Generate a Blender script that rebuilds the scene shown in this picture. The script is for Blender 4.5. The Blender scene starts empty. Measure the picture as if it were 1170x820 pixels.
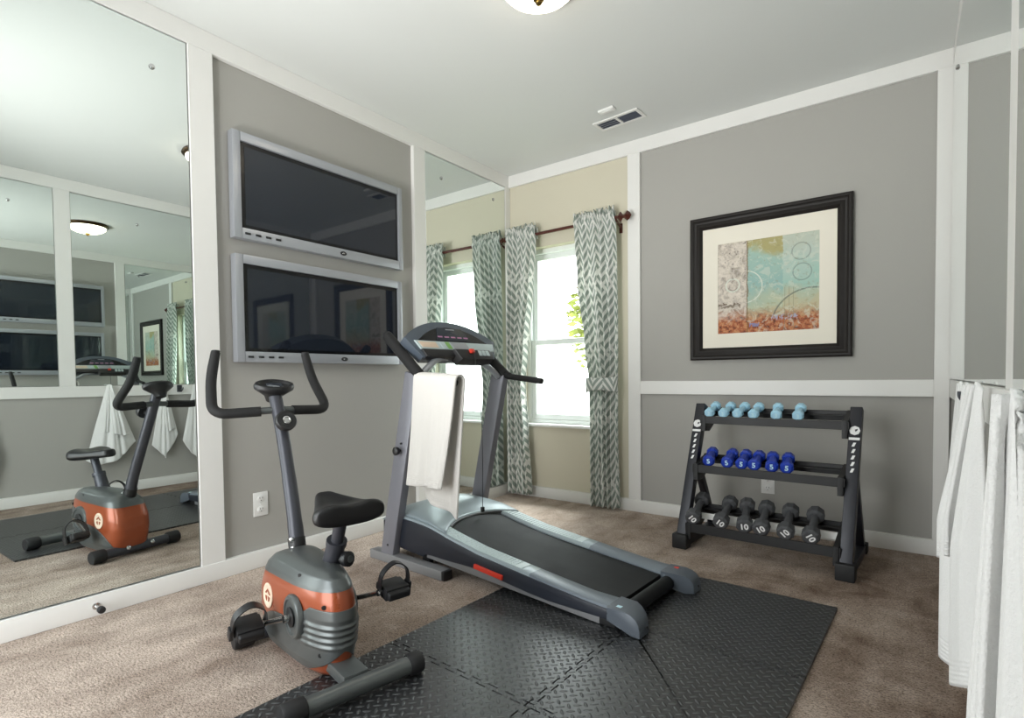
import bpy, bmesh, math, random
from mathutils import Vector, Matrix
R = math.radians
PI = math.pi
sc = bpy.context.scene
COL = sc.collection
random.seed(7)

# ------------------------------------------------------------------ materials
def lin(c):
    out = []
    for v in c[:3]:
        v = v / 255.0
        out.append(v / 12.92 if v <= 0.04045 else ((v + 0.055) / 1.055) ** 2.4)
    return (out[0], out[1], out[2], 1.0)

class NT:
    """small node-tree writer"""
    def __init__(s, name):
        s.m = bpy.data.materials.new(name); s.m.use_nodes = True
        s.t = s.m.node_tree; s.t.nodes.clear()
        s.out = s.t.nodes.new('ShaderNodeOutputMaterial')
    def n(s, kind, **kw):
        nd = s.t.nodes.new(kind)
        for k, v in kw.items(): setattr(nd, k, v)
        return nd
    def put(s, sock, v):
        if isinstance(v, bpy.types.NodeSocket): s.t.links.new(v, sock)
        elif v is not None: sock.default_value = v
    def math(s, op, a, b=None, c=None, clamp=False):
        nd = s.n('ShaderNodeMath', operation=op, use_clamp=clamp)
        for i, v in enumerate((a, b, c)):
            if v is not None: s.put(nd.inputs[i], v)
        return nd.outputs[0]
    def mix(s, f, a, b):
        nd = s.n('ShaderNodeMix', data_type='RGBA')
        s.put(nd.inputs[0], f); s.put(nd.inputs[6], a); s.put(nd.inputs[7], b)
        return nd.outputs[2]
    def coord(s, which='Object'):
        return s.n('ShaderNodeTexCoord').outputs[which]
    def pos(s): return s.n('ShaderNodeNewGeometry').outputs['Position']
    def sep(s, v):
        nd = s.n('ShaderNodeSeparateXYZ'); s.put(nd.inputs[0], v); return nd.outputs
    def mapping(s, v, scale=(1, 1, 1), rot=(0, 0, 0), loc=(0, 0, 0)):
        nd = s.n('ShaderNodeMapping'); s.put(nd.inputs[0], v)
        nd.inputs['Scale'].default_value = scale; nd.inputs['Rotation'].default_value = rot; nd.inputs['Location'].default_value = loc
        return nd.outputs[0]
    def noise(s, v, scale, detail=3, rough=.5, dist=0):
        nd = s.n('ShaderNodeTexNoise'); s.put(nd.inputs['Vector'], v)
        nd.inputs['Scale'].default_value = scale; nd.inputs['Detail'].default_value = detail
        nd.inputs['Roughness'].default_value = rough; nd.inputs['Distortion'].default_value = dist
        return nd.outputs[0]
    def ramp(s, f, stops):
        nd = s.n('ShaderNodeValToRGB'); s.put(nd.inputs[0], f)
        el = nd.color_ramp.elements
        while len(el) < len(stops): el.new(.5)
        for e, (p, c) in zip(el, stops): e.position = p; e.color = c
        return nd.outputs[0]
    def bump(s, h, strength=.3, dist=.01):
        nd = s.n('ShaderNodeBump'); s.put(nd.inputs['Height'], h)
        nd.inputs['Strength'].default_value = strength; nd.inputs['Distance'].default_value = dist
        return nd.outputs[0]
    def bsdf(s, color, rough=.5, metal=0., normal=None, spec=.5, **kw):
        b = s.n('ShaderNodeBsdfPrincipled')
        s.put(b.inputs['Base Color'], color); s.put(b.inputs['Roughness'], rough); s.put(b.inputs['Metallic'], metal)
        b.inputs['Specular IOR Level'].default_value = spec
        if normal is not None: s.put(b.inputs['Normal'], normal)
        for k, v in kw.items(): s.put(b.inputs[k], v)
        s.t.links.new(b.outputs[0], s.out.inputs[0]); return b

def pbr(name, c, rough=.5, metal=0., spec=.5, vary=.06, nscale=12, bump=0, bscale=200, coat=0):
    t = NT(name); co = t.coord()
    n = t.noise(co, nscale, 3)
    a = lin(c); lo = tuple(x * (1 - vary) for x in a[:3]) + (1,); hi = tuple(min(1, x * (1 + vary)) for x in a[:3]) + (1,)
    col = t.mix(n, lo, hi)
    nm = t.bump(t.noise(co, bscale, 2), bump, .002) if bump else None
    rr = t.math('MULTIPLY_ADD', n, .12, rough - .06)
    b = t.bsdf(col, rr, metal, nm, spec)
    if coat: b.inputs['Coat Weight'].default_value = coat; b.inputs['Coat Roughness'].default_value = .08
    return t.m

def emit(name, c, strength):
    t = NT(name); e = t.n('ShaderNodeEmission'); e.inputs[0].default_value = c; e.inputs[1].default_value = strength
    t.t.links.new(e.outputs[0], t.out.inputs[0]); return t.m

M = {}
M['trim'] = pbr('trim_paint', (226, 225, 222), .38, vary=.015)
M['ceiling'] = pbr('ceiling_paint', (214, 216, 214), .85, vary=.02, nscale=2)
M['beige'] = pbr('beige_wall_paint', (203, 197, 178), .7, vary=.02, nscale=2, bump=.05, bscale=150)
M['grey'] = pbr('grey_wall_paint', (165, 163, 158), .7, vary=.02, nscale=2, bump=.05, bscale=150)
M['silver'] = pbr('silver_plastic', (168, 171, 177), .33, metal=.4, vary=.03)
M['black_plastic'] = pbr('black_plastic', (28, 28, 30), .42, vary=.15)
M['black_gloss'] = pbr('black_gloss', (12, 12, 14), .18, vary=.1)
M['foam_grip'] = pbr('black_foam', (22, 22, 23), .75, vary=.2, bump=.4, bscale=350)
M['rubber'] = pbr('black_rubber', (24, 24, 26), .6, vary=.15)
M['belt'] = pbr('belt_rubber', (19, 20, 22), .6, spec=.25, vary=.1, bump=.15, bscale=500)
M['bike_post'] = pbr('bike_dark_grey_metal', (66, 67, 74), .38, metal=.35, vary=.05)
M['bike_grey'] = pbr('bike_gunmetal', (96, 100, 100), .33, metal=.45, vary=.05)
M['orange'] = pbr('bike_copper_orange', (156, 76, 44), .3, metal=.25, vary=.06, coat=.3)
M['seat'] = pbr('seat_vinyl', (24, 24, 26), .38, vary=.12, bump=.12, bscale=300)
M['chrome'] = pbr('bright_metal', (205, 205, 205), .2, metal=1, vary=.03)
M['emblem'] = pbr('emblem_cream', (222, 200, 178), .5)
M['tread_grey'] = pbr('treadmill_grey_paint', (128, 128, 136), .42, metal=.2, vary=.04)
M['tread_foot'] = pbr('treadmill_foot_grey', (134, 134, 136), .45, metal=.15, vary=.04)
M['rail'] = pbr('treadmill_rail_blue_grey', (150, 162, 168), .34, metal=.15, vary=.04)
M['rail_dark'] = pbr('treadmill_side_navy', (34, 38, 48), .4, vary=.08)
M['rail_slate'] = pbr('treadmill_rear_rail_slate', (112, 121, 130), .38, metal=.12, vary=.05)
M['cap_grey'] = pbr('treadmill_cap_slate', (92, 99, 108), .4, metal=.1, vary=.05)
M['console'] = pbr('console_dark_blue_grey', (82, 91, 102), .36, vary=.06)
M['screen'] = pbr('console_screen', (40, 47, 57), .2, vary=.08)
M['pale_panel'] = pbr('console_pale_panel', (186, 200, 202), .4, vary=.03)
M['green'] = pbr('green_key', (128, 178, 96), .45)
M['pink'] = pbr('pink_key', (190, 130, 170), .45)
M['red'] = pbr('red_plastic', (214, 58, 40), .4)
M['rack'] = pbr('rack_black_metal', (40, 41, 48), .42, metal=.25, vary=.08)
M['rack_dark'] = pbr('rack_tray_black', (20, 20, 22), .5, vary=.1)
M['label_white'] = pbr('white_label', (240, 240, 240), .5, vary=.02)
M['lightblue'] = pbr('light_blue_vinyl', (168, 212, 234), .45, vary=.05)
M['blue'] = pbr('blue_vinyl', (22, 56, 166), .38, vary=.08)
M['charcoal'] = pbr('charcoal_neoprene', (72, 73, 76), .7, vary=.08, bump=.2, bscale=400)
M['pale_mark'] = pbr('pale_blue_mark', (196, 228, 240), .5)
M['rod'] = pbr('dark_cherry_wood', (78, 36, 28), .3, vary=.2, nscale=20)
M['vent_dark'] = pbr('vent_dark', (62, 66, 78), .6)
M['white_plastic'] = pbr('white_plastic', (228, 228, 226), .4, vary=.02)
M['outlet_slot'] = pbr('outlet_slot', (70, 70, 70), .6)
M['bronze'] = pbr('bronze_metal', (84, 66, 46), .3, metal=.9, vary=.08)
M['brass'] = pbr('brass', (150, 124, 70), .25, metal=1, vary=.06)
M['bark'] = pbr('bark', (96, 80, 64), .9, vary=.3)
M['leaf'] = pbr('yellow_green_leaf', (120, 128, 56), .7, vary=.35, nscale=3)
M['lawn'] = pbr('lawn', (120, 130, 90), .95, vary=.2, nscale=1)
M['sash'] = pbr('vinyl_sash', (228, 232, 230), .35, vary=.02)
M['frame_black'] = pbr('art_frame_black', (30, 26, 24), .5, spec=.3, vary=.25, nscale=30)
M['mat_board'] = pbr('mat_board', (232, 226, 212), .8, vary=.015)
M['exterior'] = pbr('exterior_wall', (220, 215, 205), .8)

def mirror_mat():
    t = NT('mirror_silvering')
    n = t.noise(t.coord(), .8, 2)
    col = t.mix(n, (.83, .885, .865, 1), (.85, .90, .88, 1))
    t.bsdf(col, 0.0, 1.0); return t.m
M['mirror'] = mirror_mat()

def glass_mat():
    t = NT('window_glass')
    tr = t.n('ShaderNodeBsdfTransparent'); tr.inputs[0].default_value = (.96, .985, .975, 1)
    gl = t.n('ShaderNodeBsdfGlossy'); gl.inputs['Roughness'].default_value = .01
    mx = t.n('ShaderNodeMixShader'); mx.inputs[0].default_value = .05
    t.t.links.new(tr.outputs[0], mx.inputs[1]); t.t.links.new(gl.outputs[0], mx.inputs[2]); t.t.links.new(mx.outputs[0], t.out.inputs[0])
    return t.m
M['glass'] = glass_mat()

def screen_mat():
    t = NT('tv_screen_glass')
    n = t.noise(t.coord(), 4, 2)
    t.bsdf(t.mix(n, lin((27, 32, 41)), lin((32, 38, 48))), .035, 0, None, .75); return t.m
M['tv_screen'] = screen_mat()

def carpet_mat():
    t = NT('taupe_carpet'); p = t.pos()
    big = t.noise(p, 1.6, 3, .55, .6)
    x, y, z = t.sep(p)
    # lighter towards the mirrors, darker towards the far right
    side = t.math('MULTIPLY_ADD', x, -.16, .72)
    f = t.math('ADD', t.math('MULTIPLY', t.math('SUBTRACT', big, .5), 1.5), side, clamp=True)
    mid = t.noise(p, 7, 4, .65, .8)
    tracks = t.noise(t.mapping(p, (9, 1.1, 1), (0, 0, .5)), 1, 2, .5)
    f = t.math('ADD', f, t.math('MULTIPLY', t.math('SUBTRACT', mid, .5), .9))
    f = t.math('ADD', f, t.math('MULTIPLY', t.math('SUBTRACT', tracks, .5), .7), clamp=True)
    base = t.mix(f, lin((112, 93, 80)), lin((206, 190, 178)))
    fine = t.noise(p, 170, 2, .8)
    loop = t.noise(t.mapping(p, (60, 190, 60), (0, 0, .25)), 1, 2, .6)
    sp = t.math('ADD', t.math('MULTIPLY', fine, .65), t.math('MULTIPLY', loop, .35))
    spk = t.ramp(sp, [(.38, (.34, .32, .30, 1)), (.5, (.9, .9, .9, 1)), (.66, (1.35, 1.33, 1.3, 1))])
    mul = t.n('ShaderNodeMix', data_type='RGBA', blend_type='MULTIPLY'); mul.inputs[0].default_value = .95
    t.put(mul.inputs[6], base); t.put(mul.inputs[7], spk)
    t.bsdf(mul.outputs[2], .95, 0, t.bump(sp, .6, .008), .15); return t.m
M['carpet'] = carpet_mat()

def foam_mat():
    """diamond plate: raised bars, alternate cells turned by 90 degrees"""
    t = NT('diamond_plate_foam'); p = t.mapping(t.coord('Object'), (1, 1, 1), (0, 0, R(45)))
    x, y, z = t.sep(p); s = 1 / .0235
    u = t.math('MULTIPLY', x, s); v = t.math('MULTIPLY', y, s)
    fu = t.math('FLOOR', u); fv = t.math('FLOOR', v)
    par = t.math('MODULO', t.math('ABSOLUTE', t.math('ADD', fu, fv)), 2.0)
    a = t.math('SUBTRACT', t.math('SUBTRACT', u, fu), .5); b = t.math('SUBTRACT', t.math('SUBTRACT', v, fv), .5)
    def ell(p_, q_): return t.math('ADD', t.math('POWER', t.math('DIVIDE', t.math('ABSOLUTE', p_), .52), 2.0), t.math('POWER', t.math('DIVIDE', t.math('ABSOLUTE', q_), .2), 2.0))
    e1 = ell(a, b); e2 = ell(b, a)
    e = t.math('ADD', t.math('MULTIPLY', e1, par), t.math('MULTIPLY', e2, t.math('SUBTRACT', 1.0, par)))
    h = t.math('SUBTRACT', 1.0, e, clamp=True)
    h2 = t.math('POWER', h, .6)
    col = t.mix(h2, lin((36, 37, 39)), lin((76, 78, 80)))
    t.bsdf(col, .36, 0, t.bump(h2, .6, .006), .9); return t.m
M['foam'] = foam_mat()

def curtain_mat():
    """white angular fretwork on grey-green cloth: checker cells hatched in alternating diagonals"""
    t = NT('fretwork_curtain_cloth'); uv = t.coord('UV')
    x, y, z = t.sep(uv)
    P = .064
    u = t.math('DIVIDE', x, P); v = t.math('DIVIDE', y, P)
    fu = t.math('FLOOR', u); fv = t.math('FLOOR', v)
    a = t.math('SUBTRACT', u, fu); b = t.math('SUBTRACT', v, fv)
    par = t.math('MODULO', t.math('ABSOLUTE', fu), 2.0)
    blk = t.math('MODULO', t.math('ABSOLUTE', t.math('FLOOR', t.math('DIVIDE', v, 2.0))), 2.0)
    par2 = t.math('MODULO', t.math('ADD', par, t.math('MULTIPLY', blk, 0.0)), 2.0)
    sgn = t.math('MULTIPLY_ADD', par2, 2.0, -1.0)
    sg2 = t.math('MULTIPLY', sgn, 1.7)
    d = t.math('ADD', v, t.math('MULTIPLY', sg2, a))
    w = t.math('FRACT', t.math('MULTIPLY', d, 1.0))
    stripe = t.math('GREATER_THAN', t.math('ABSOLUTE', t.math('SUBTRACT', w, .5)), .27)
    # short cross links break the zigzag up into interlocking keys
    d2 = t.math('SUBTRACT', v, t.math('MULTIPLY', sg2, a))
    w2 = t.math('FRACT', t.math('DIVIDE', d2, 7.0))
    link = t.math('LESS_THAN', t.math('ABSOLUTE', t.math('SUBTRACT', w2, .5)), .04)
    f = t.math('MAXIMUM', stripe, link)
    weave = t.noise(uv, 900, 1)
    col = t.mix(f, lin((164, 174, 166)), lin((240, 240, 236)))
    b = t.bsdf(col, .85, 0, t.bump(weave, .15, .001), .2)
    tl = t.n('ShaderNodeBsdfTranslucent'); t.put(tl.inputs[0], col)
    mx = t.n('ShaderNodeMixShader'); mx.inputs[0].default_value = .3
    t.t.links.new(b.outputs[0], mx.inputs[1]); t.t.links.new(tl.outputs[0], mx.inputs[2]); t.t.links.new(mx.outputs[0], t.out.inputs[0])
    return t.m
M['curtain'] = curtain_mat()

def towel_mat(name, c):
    t = NT(name); p = t.coord('Object'); uv = t.coord('UV')
    terry = t.noise(p, 260, 2, .7)
    x, y, z = t.sep(uv)
    band = t.math('MULTIPLY', t.math('GREATER_THAN', t.math('ABSOLUTE', t.math('SUBTRACT', y, .0)), .91),
                  t.math('SINE', t.math('MULTIPLY', y, 420.0)))
    h = t.math('ADD', terry, t.math('MULTIPLY', band, .35))
    col = t.mix(terry, tuple(q * .9 for q in lin(c)[:3]) + (1,), lin(c))
    t.bsdf(col, .95, 0, t.bump(h, .45, .004), .15, **{'Sheen Weight': .3}); return t.m
M['towel'] = towel_mat('white_terry', (236, 236, 235))
M['towel_warm'] = towel_mat('offwhite_terry', (226, 222, 217))

def art_mat():
    """generic abstract: three vertical fields, rust band below, thin ink arcs"""
    t = NT('abstract_print'); uv = t.coord('UV')
    x, y, z = t.sep(uv)
    n1 = t.noise(uv, 4, 5, .6, .4); n2 = t.noise(t.mapping(uv, (1, 1, 1), loc=(3, 1, 0)), 11, 5, .7, 1.0); n3 = t.noise(t.mapping(uv, (1, 1, 1), loc=(7, 5, 0)), 22, 4, .7)
    xs = t.math('MULTIPLY_ADD', t.math('SUBTRACT', n2, .5), .05, x)
    ys = t.math('MULTIPLY_ADD', t.math('SUBTRACT', n2, .5), .26, y)
    left = t.ramp(n2, [(.35, lin((150, 140, 130))), (.52, lin((206, 196, 184))), (.7, lin((226, 216, 204)))])
    mid = t.ramp(t.math('MULTIPLY_ADD', t.math('SUBTRACT', n1, .5), .6, t.math('SUBTRACT', 1.0, y)), [(.06, lin((170, 162, 112))), (.2, lin((158, 186, 174))), (.5, lin((146, 180, 174))), (.75, lin((186, 190, 160)))])
    right = t.ramp(t.math('MULTIPLY_ADD', t.math('SUBTRACT', n1, .5), .6, y), [(.3, lin((190, 182, 150))), (.5, lin((160, 194, 182))), (.85, lin((188, 198, 188)))])
    c = t.mix(t.math('GREATER_THAN', xs, .31), left, mid)
    c = t.mix(t.math('MULTIPLY', t.math('GREATER_THAN', xs, .66), .85), c, right)
    low = t.ramp(n3, [(.34, lin((82, 50, 36))), (.48, lin((168, 92, 58))), (.6, lin((196, 140, 96))), (.74, lin((140, 104, 84)))])
    fl = t.n('ShaderNodeMapRange'); t.put(fl.inputs[0], ys); fl.inputs[1].default_value = .27; fl.inputs[2].default_value = .13
    c = t.mix(fl.outputs[0], c, low)
    def gauss_line(val, wd): return t.math('LESS_THAN', t.math('ABSOLUTE', val), wd)
    def ring(cx, cy, r, wd):
        d = t.math('SQRT', t.math('ADD', t.math('POWER', t.math('ABSOLUTE', t.math('SUBTRACT', x, cx)), 2.0), t.math('POWER', t.math('ABSOLUTE', t.math('SUBTRACT', y, cy)), 2.0)))
        return gauss_line(t.math('SUBTRACT', d, r), wd)
    ink = lin((96, 104, 98)); wht = lin((214, 218, 206))
    c = t.mix(t.math('MULTIPLY', ring(.83, .81, .085, .006), .45), c, ink)
    c = t.mix(t.math('MULTIPLY', ring(.84, .60, .085, .006), .45), c, ink)
    c = t.mix(t.math('MULTIPLY', ring(.16, .53, .07, .008), .8), c, wht)
    c = t.mix(t.math('MULTIPLY', t.math('MULTIPLY', ring(.29, .50, .17, .006), t.math('GREATER_THAN', x, .3)), .8), c, wht)
    c = t.mix(t.math('MULTIPLY', t.math('MULTIPLY', ring(.93, .05, .38, .008), t.math('GREATER_THAN', y, .18)), .7), c, ink)
    c = t.mix(t.math('MULTIPLY', gauss_line(t.math('SUBTRACT', xs, .31), .007), .7), c, lin((120, 92, 52)))
    for xx in (.68, .72, .76):
        c = t.mix(t.math('MULTIPLY', t.math('MULTIPLY', gauss_line(t.math('SUBTRACT', x, xx), .003), t.math('LESS_THAN', y, .46)), .5), c, lin((120, 124, 104)))
    c = t.mix(t.math('MULTIPLY', t.math('MULTIPLY', gauss_line(t.math('SUBTRACT', ys, .31), .012), t.math('LESS_THAN', x, .24)), .8), c, lin((90, 70, 52)))
    dab = t.math('MULTIPLY', t.math('MULTIPLY', gauss_line(t.math('SUBTRACT', y, .15), .03), t.math('GREATER_THAN', n3, .52)), t.math('MULTIPLY', t.math('GREATER_THAN', x, .55), t.math('LESS_THAN', x, .8)))
    c = t.mix(t.math('MULTIPLY', dab, .8), c, lin((158, 168, 196)))
    dab = t.math('MULTIPLY', t.math('MULTIPLY', gauss_line(t.math('SUBTRACT', y, .085), .02), t.math('GREATER_THAN', n2, .44)), t.math('MULTIPLY', t.math('GREATER_THAN', x, .33), t.math('LESS_THAN', x, .43)))
    c = t.mix(t.math('MULTIPLY', dab, .8), c, lin((126, 134, 176)))
    wash = t.math('MULTIPLY', t.math('GREATER_THAN', n2, .56), t.math('GREATER_THAN', x, .31)); c = t.mix(t.math('MULTIPLY', wash, .38), c, lin((212, 212, 196)))
    wash = t.math('MULTIPLY', t.math('LESS_THAN', n3, .40), t.math('GREATER_THAN', y, .2)); c = t.mix(t.math('MULTIPLY', wash, .35), c, lin((150, 140, 104)))
    speck = t.math('MULTIPLY', t.math('GREATER_THAN', n3, .62), t.math('MULTIPLY', t.math('LESS_THAN', x, .3), t.math('GREATER_THAN', y, .55)))
    c = t.mix(t.math('MULTIPLY', speck, .7), c, lin((84, 76, 70)))
    t.bsdf(c, .6, 0, None, .3); return t.m
M['art'] = art_mat()

def shade_mat():
    t = NT('frosted_lamp_glass')
    d = t.noise(t.coord(), 5, 2)
    b = t.bsdf(t.mix(d, (.93, .9, .84, 1), (.97, .94, .88, 1)), .4)
    b.inputs['Emission Color'].default_value = (1, .86, .66, 1); b.inputs['Emission Strength'].default_value = 9
    return t.m
M['lamp_glass'] = shade_mat()

# ------------------------------------------------------------------ mesh helpers
def new(): return bmesh.new()

def V(*a): return Vector(a)

def box(bm, lo, hi, bev=0, seg=2, mat=None):
    lo = Vector(lo); hi = Vector(hi); c = (lo + hi) / 2; d = hi - lo
    r = bmesh.ops.create_cube(bm, size=1, matrix=Matrix.Translation(c) @ Matrix.Diagonal((d.x, d.y, d.z, 1)))
    vs = r['verts']
    if bev:
        es = list({e for v in vs for e in v.link_edges})
        q = bmesh.ops.bevel(bm, geom=es, offset=bev, segments=seg, profile=.6, affect='EDGES')
        vs = list({v for f in q['faces'] for v in f.verts} | {v for v in vs if v.is_valid})
    if mat is not None: bmesh.ops.transform(bm, matrix=mat, verts=vs)
    return vs

def orient(p0, p1, up=(0, 0, 1)):
    p0 = Vector(p0); p1 = Vector(p1); z = (p1 - p0); L = z.length; z.normalize()
    u = Vector(up)
    if abs(u.dot(z)) > .98: u = Vector((1, 0, 0))
    x = u.cross(z).normalized(); y = z.cross(x)
    m = Matrix((x, y, z)).transposed().to_4x4(); m.translation = (p0 + p1) / 2
    return m, L

def bar(bm, p0, p1, w, h, bev=.003, up=(0, 0, 1), seg=2):
    """square bar from p0 to p1; w across (up x axis), h along up"""
    m, L = orient(p0, p1, up)
    return box(bm, (-w / 2, -h / 2, -L / 2), (w / 2, h / 2, L / 2), bev, seg, m)

def catmull(pts, n=6):
    pts = [Vector(p) for p in pts]; out = []
    P = [pts[0] * 2 - pts[1]] + pts + [pts[-1] * 2 - pts[-2]]
    for i in range(1, len(P) - 2):
        for k in range(n):
            t = k / n; a, b, c, d = P[i - 1:i + 3]
            out.append(.5 * ((2 * b) + (c - a) * t + (2 * a - 5 * b + 4 * c - d) * t * t + (3 * b - a - 3 * c + d) * t ** 3))
    out.append(pts[-1]); return out

def rounded(pts, r, n=5):
    """polyline with rounded corners"""
    pts = [Vector(p) for p in pts]; out = [pts[0]]
    for i in range(1, len(pts) - 1):
        a, b, c = pts[i - 1:i + 2]
        d1 = (a - b); d2 = (c - b); q = min(r, d1.length * .45, d2.length * .45)
        s = b + d1.normalized() * q; e = b + d2.normalized() * q
        for k in range(n + 1):
            t = k / n; out.append(s * (1 - t) ** 2 + b * 2 * t * (1 - t) + e * t * t)
    out.append(pts[-1]); return out

def loft(bm, secs, closed=True, caps=True):
    rings = [[bm.verts.new(p) for p in s] for s in secs]
    n = len(rings[0])
    for a, b in zip(rings, rings[1:]):
        for i in range(n if closed else n - 1):
            j = (i + 1) % n
            bm.faces.new((a[i], a[j], b[j], b[i]))
    if caps:
        bm.faces.new(list(reversed(rings[0]))); bm.faces.new(rings[-1])
    return rings

def tube(bm, pts, r, n=12, caps=True, sx=1, sy=1):
    pts = [Vector(p) for p in pts]; m = len(pts)
    rs = r if isinstance(r, (list, tuple)) else [r] * m
    tang = []
    for i in range(m):
        a = pts[max(0, i - 1)]; b = pts[min(m - 1, i + 1)]; tang.append((b - a).normalized())
    u = Vector((0, 0, 1)) if abs(tang[0].z) < .9 else Vector((1, 0, 0))
    x = (u - tang[0] * u.dot(tang[0])).normalized(); secs = []
    for i in range(m):
        x = (x - tang[i] * x.dot(tang[i])).normalized(); y = tang[i].cross(x)
        secs.append([pts[i] + (x * math.cos(k * 2 * PI / n) * sx + y * math.sin(k * 2 * PI / n) * sy) * rs[i] for k in range(n)])
    loft(bm, secs, True, caps)

def lathe(bm, prof, n=24, mat=Matrix(), phase=0):
    """profile of (r, z) around local z"""
    rings = []
    for r, z in prof:
        if r < 1e-6: rings.append([bm.verts.new(mat @ Vector((0, 0, z)))])
        else: rings.append([bm.verts.new(mat @ Vector((r * math.cos(phase + 2 * PI * k / n), r * math.sin(phase + 2 * PI * k / n), z))) for k in range(n)])
    for a, b in zip(rings, rings[1:]):
        for i in range(n):
            j = (i + 1) % n
            if len(a) == 1 and len(b) == 1: continue
            if len(a) == 1: bm.faces.new((a[0], b[j], b[i]))
            elif len(b) == 1: bm.faces.new((a[i], a[j], b[0]))
            else: bm.faces.new((a[i], a[j], b[j], b[i]))
    if len(rings[0]) > 1: bm.faces.new(list(reversed(rings[0])))
    if len(rings[-1]) > 1: bm.faces.new(rings[-1])

def prism(bm, poly, f0, f1, bev=0):
    """poly list of 2D points; f0/f1 map a 2D point to 3D on the two faces"""
    a = [bm.verts.new(f0(*p)) for p in poly]; b = [bm.verts.new(f1(*p)) for p in poly]
    n = len(poly)
    fs = [bm.faces.new(list(reversed(a))), bm.faces.new(b)]
    for i in range(n): fs.append(bm.faces.new((a[i], a[(i + 1) % n], b[(i + 1) % n], b[i])))
    if bev:
        es = list({e for f in fs[:2] for e in f.edges})
        bmesh.ops.bevel(bm, geom=es, offset=bev, segments=2, profile=.6, affect='EDGES')

def grid(bm, fn, nu, nv, uvfn=None, close_u=False):
    uvl = bm.loops.layers.uv.verify()
    vs = [[bm.verts.new(fn(i / nu, j / nv)) for i in range(nu + 1)] for j in range(nv + 1)]
    for j in range(nv):
        for i in range(nu):
            f = bm.faces.new((vs[j][i], vs[j][i + 1], vs[j + 1][i + 1], vs[j + 1][i]))
            for lp, (a, b) in zip(f.loops, ((i, j), (i + 1, j), (i + 1, j + 1), (i, j + 1))):
                lp[uvl].uv = uvfn(a / nu, b / nv) if uvfn else (a / nu, b / nv)
    return vs

def axis_mat(origin, direction, up=(0, 0, 1)):
    m, _ = orient(origin, Vector(origin) + Vector(direction), up); m.translation = Vector(origin); return m

def obj(name, bm, mat, parent=None, loc=None, rot=None, smooth=40, mats=None, fix=True):
    if fix: bmesh.ops.recalc_face_normals(bm, faces=bm.faces[:])
    for f in bm.faces: f.smooth = smooth > 0
    if smooth:
        for e in bm.edges:
            e.smooth = not (len(e.link_faces) == 2 and e.calc_face_angle(0) > R(smooth))
    me = bpy.data.meshes.new(name); bm.to_mesh(me); bm.free()
    o = bpy.data.objects.new(name, me); COL.objects.link(o)
    if mats:
        for m_ in mats: me.materials.append(m_)
    else: me.materials.append(mat)
    if parent is not None: o.parent = parent
    if loc is not None: o.location = loc
    if rot is not None: o.rotation_euler = rot
    return o

def tag(o, label, cat, group=None, kind=None):
    o['label'] = label; o['category'] = cat
    if group: o['group'] = group
    if kind: o['kind'] = kind
    return o

def thing(name, label, cat, loc=(0, 0, 0), rz=0, group=None):
    o = bpy.data.objects.new(name, None); COL.objects.link(o); o.location = loc; o.rotation_euler = (0, 0, rz)
    o.empty_display_size = .05
    return tag(o, label, cat, group)

def struct(name, bm, mat, label, cat, parent=None, smooth=0, mats=None):
    o = obj(name, bm, mat, parent, smooth=smooth, mats=mats)
    if parent is None: tag(o, label, cat, None, 'structure')
    return o

def solidify(o, t, off=0):
    md = o.modifiers.new('thickness', 'SOLIDIFY'); md.thickness = t; md.offset = off; return o

def text_mesh(name, s, size, mat, parent, m, depth=.0006):
    cu = bpy.data.curves.new(name, 'FONT'); cu.body = s; cu.size = size; cu.align_x = 'CENTER'; cu.align_y = 'CENTER'; cu.extrude = depth; cu.offset = size * .035
    to = bpy.data.objects.new(name + '_src', cu); COL.objects.link(to)
    dg = bpy.context.evaluated_depsgraph_get(); dg.update()
    me = bpy.data.meshes.new_from_object(to.evaluated_get(dg))
    bpy.data.objects.remove(to); bpy.data.curves.remove(cu)
    me.materials.clear(); me.materials.append(mat); me.transform(m)
    o = bpy.data.objects.new(name, me); COL.objects.link(o); o.parent = parent; return o

# ------------------------------------------------------------------ room
H = 2.44; W = 2.70; YF = -4.0
ZT = 2.352; ZR1 = .868; ZR2 = .783; ZB = .068
T = .022                                # trim board thickness
WX0, WX1, WZ0, WZ1 = .135, .865, .55, 1.865   # window opening

bm = new(); box(bm, (-.15, YF - .15, -.12), (W + .15, .16, 0))
struct('floor', bm, M['carpet'], 'taupe looped carpet floor with brushed patches', 'carpet floor')
bm = new(); box(bm, (-.15, YF - .15, H), (W + .15, .16, H + .12))
struct('ceiling', bm, M['ceiling'], 'flat off-white painted ceiling', 'ceiling')
bm = new(); box(bm, (-.15, YF - .15, 0), (0, .16, H))
struct('wall_left', bm, M['grey'], 'grey painted wall carrying the televisions and mirrors', 'wall')
bm = new(); box(bm, (W, YF - .15, 0), (W + .15, .16, H))
struct('wall_right', bm, M['grey'], 'grey painted wall with white towels and mirrors', 'wall')
bm = new()
XS = 1.05
for lo, hi in (((0, 0, 0), (WX0, .16, H)), ((WX1, 0, 0), (XS, .16, H)), ((WX0, 0, 0), (WX1, .16, WZ0)), ((WX0, 0, WZ1), (WX1, .16, H))): box(bm, lo, hi)
nb = len(bm.faces)
box(bm, (XS, 0, 0), (W, .16, H))
bm.faces.ensure_lookup_table()
for i, f in enumerate(bm.faces): f.material_index = 0 if i < nb else 1
struct('wall_back', bm, None, 'back wall, beige around the window and grey behind the picture', 'wall', mats=[M['beige'], M['grey']])
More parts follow.
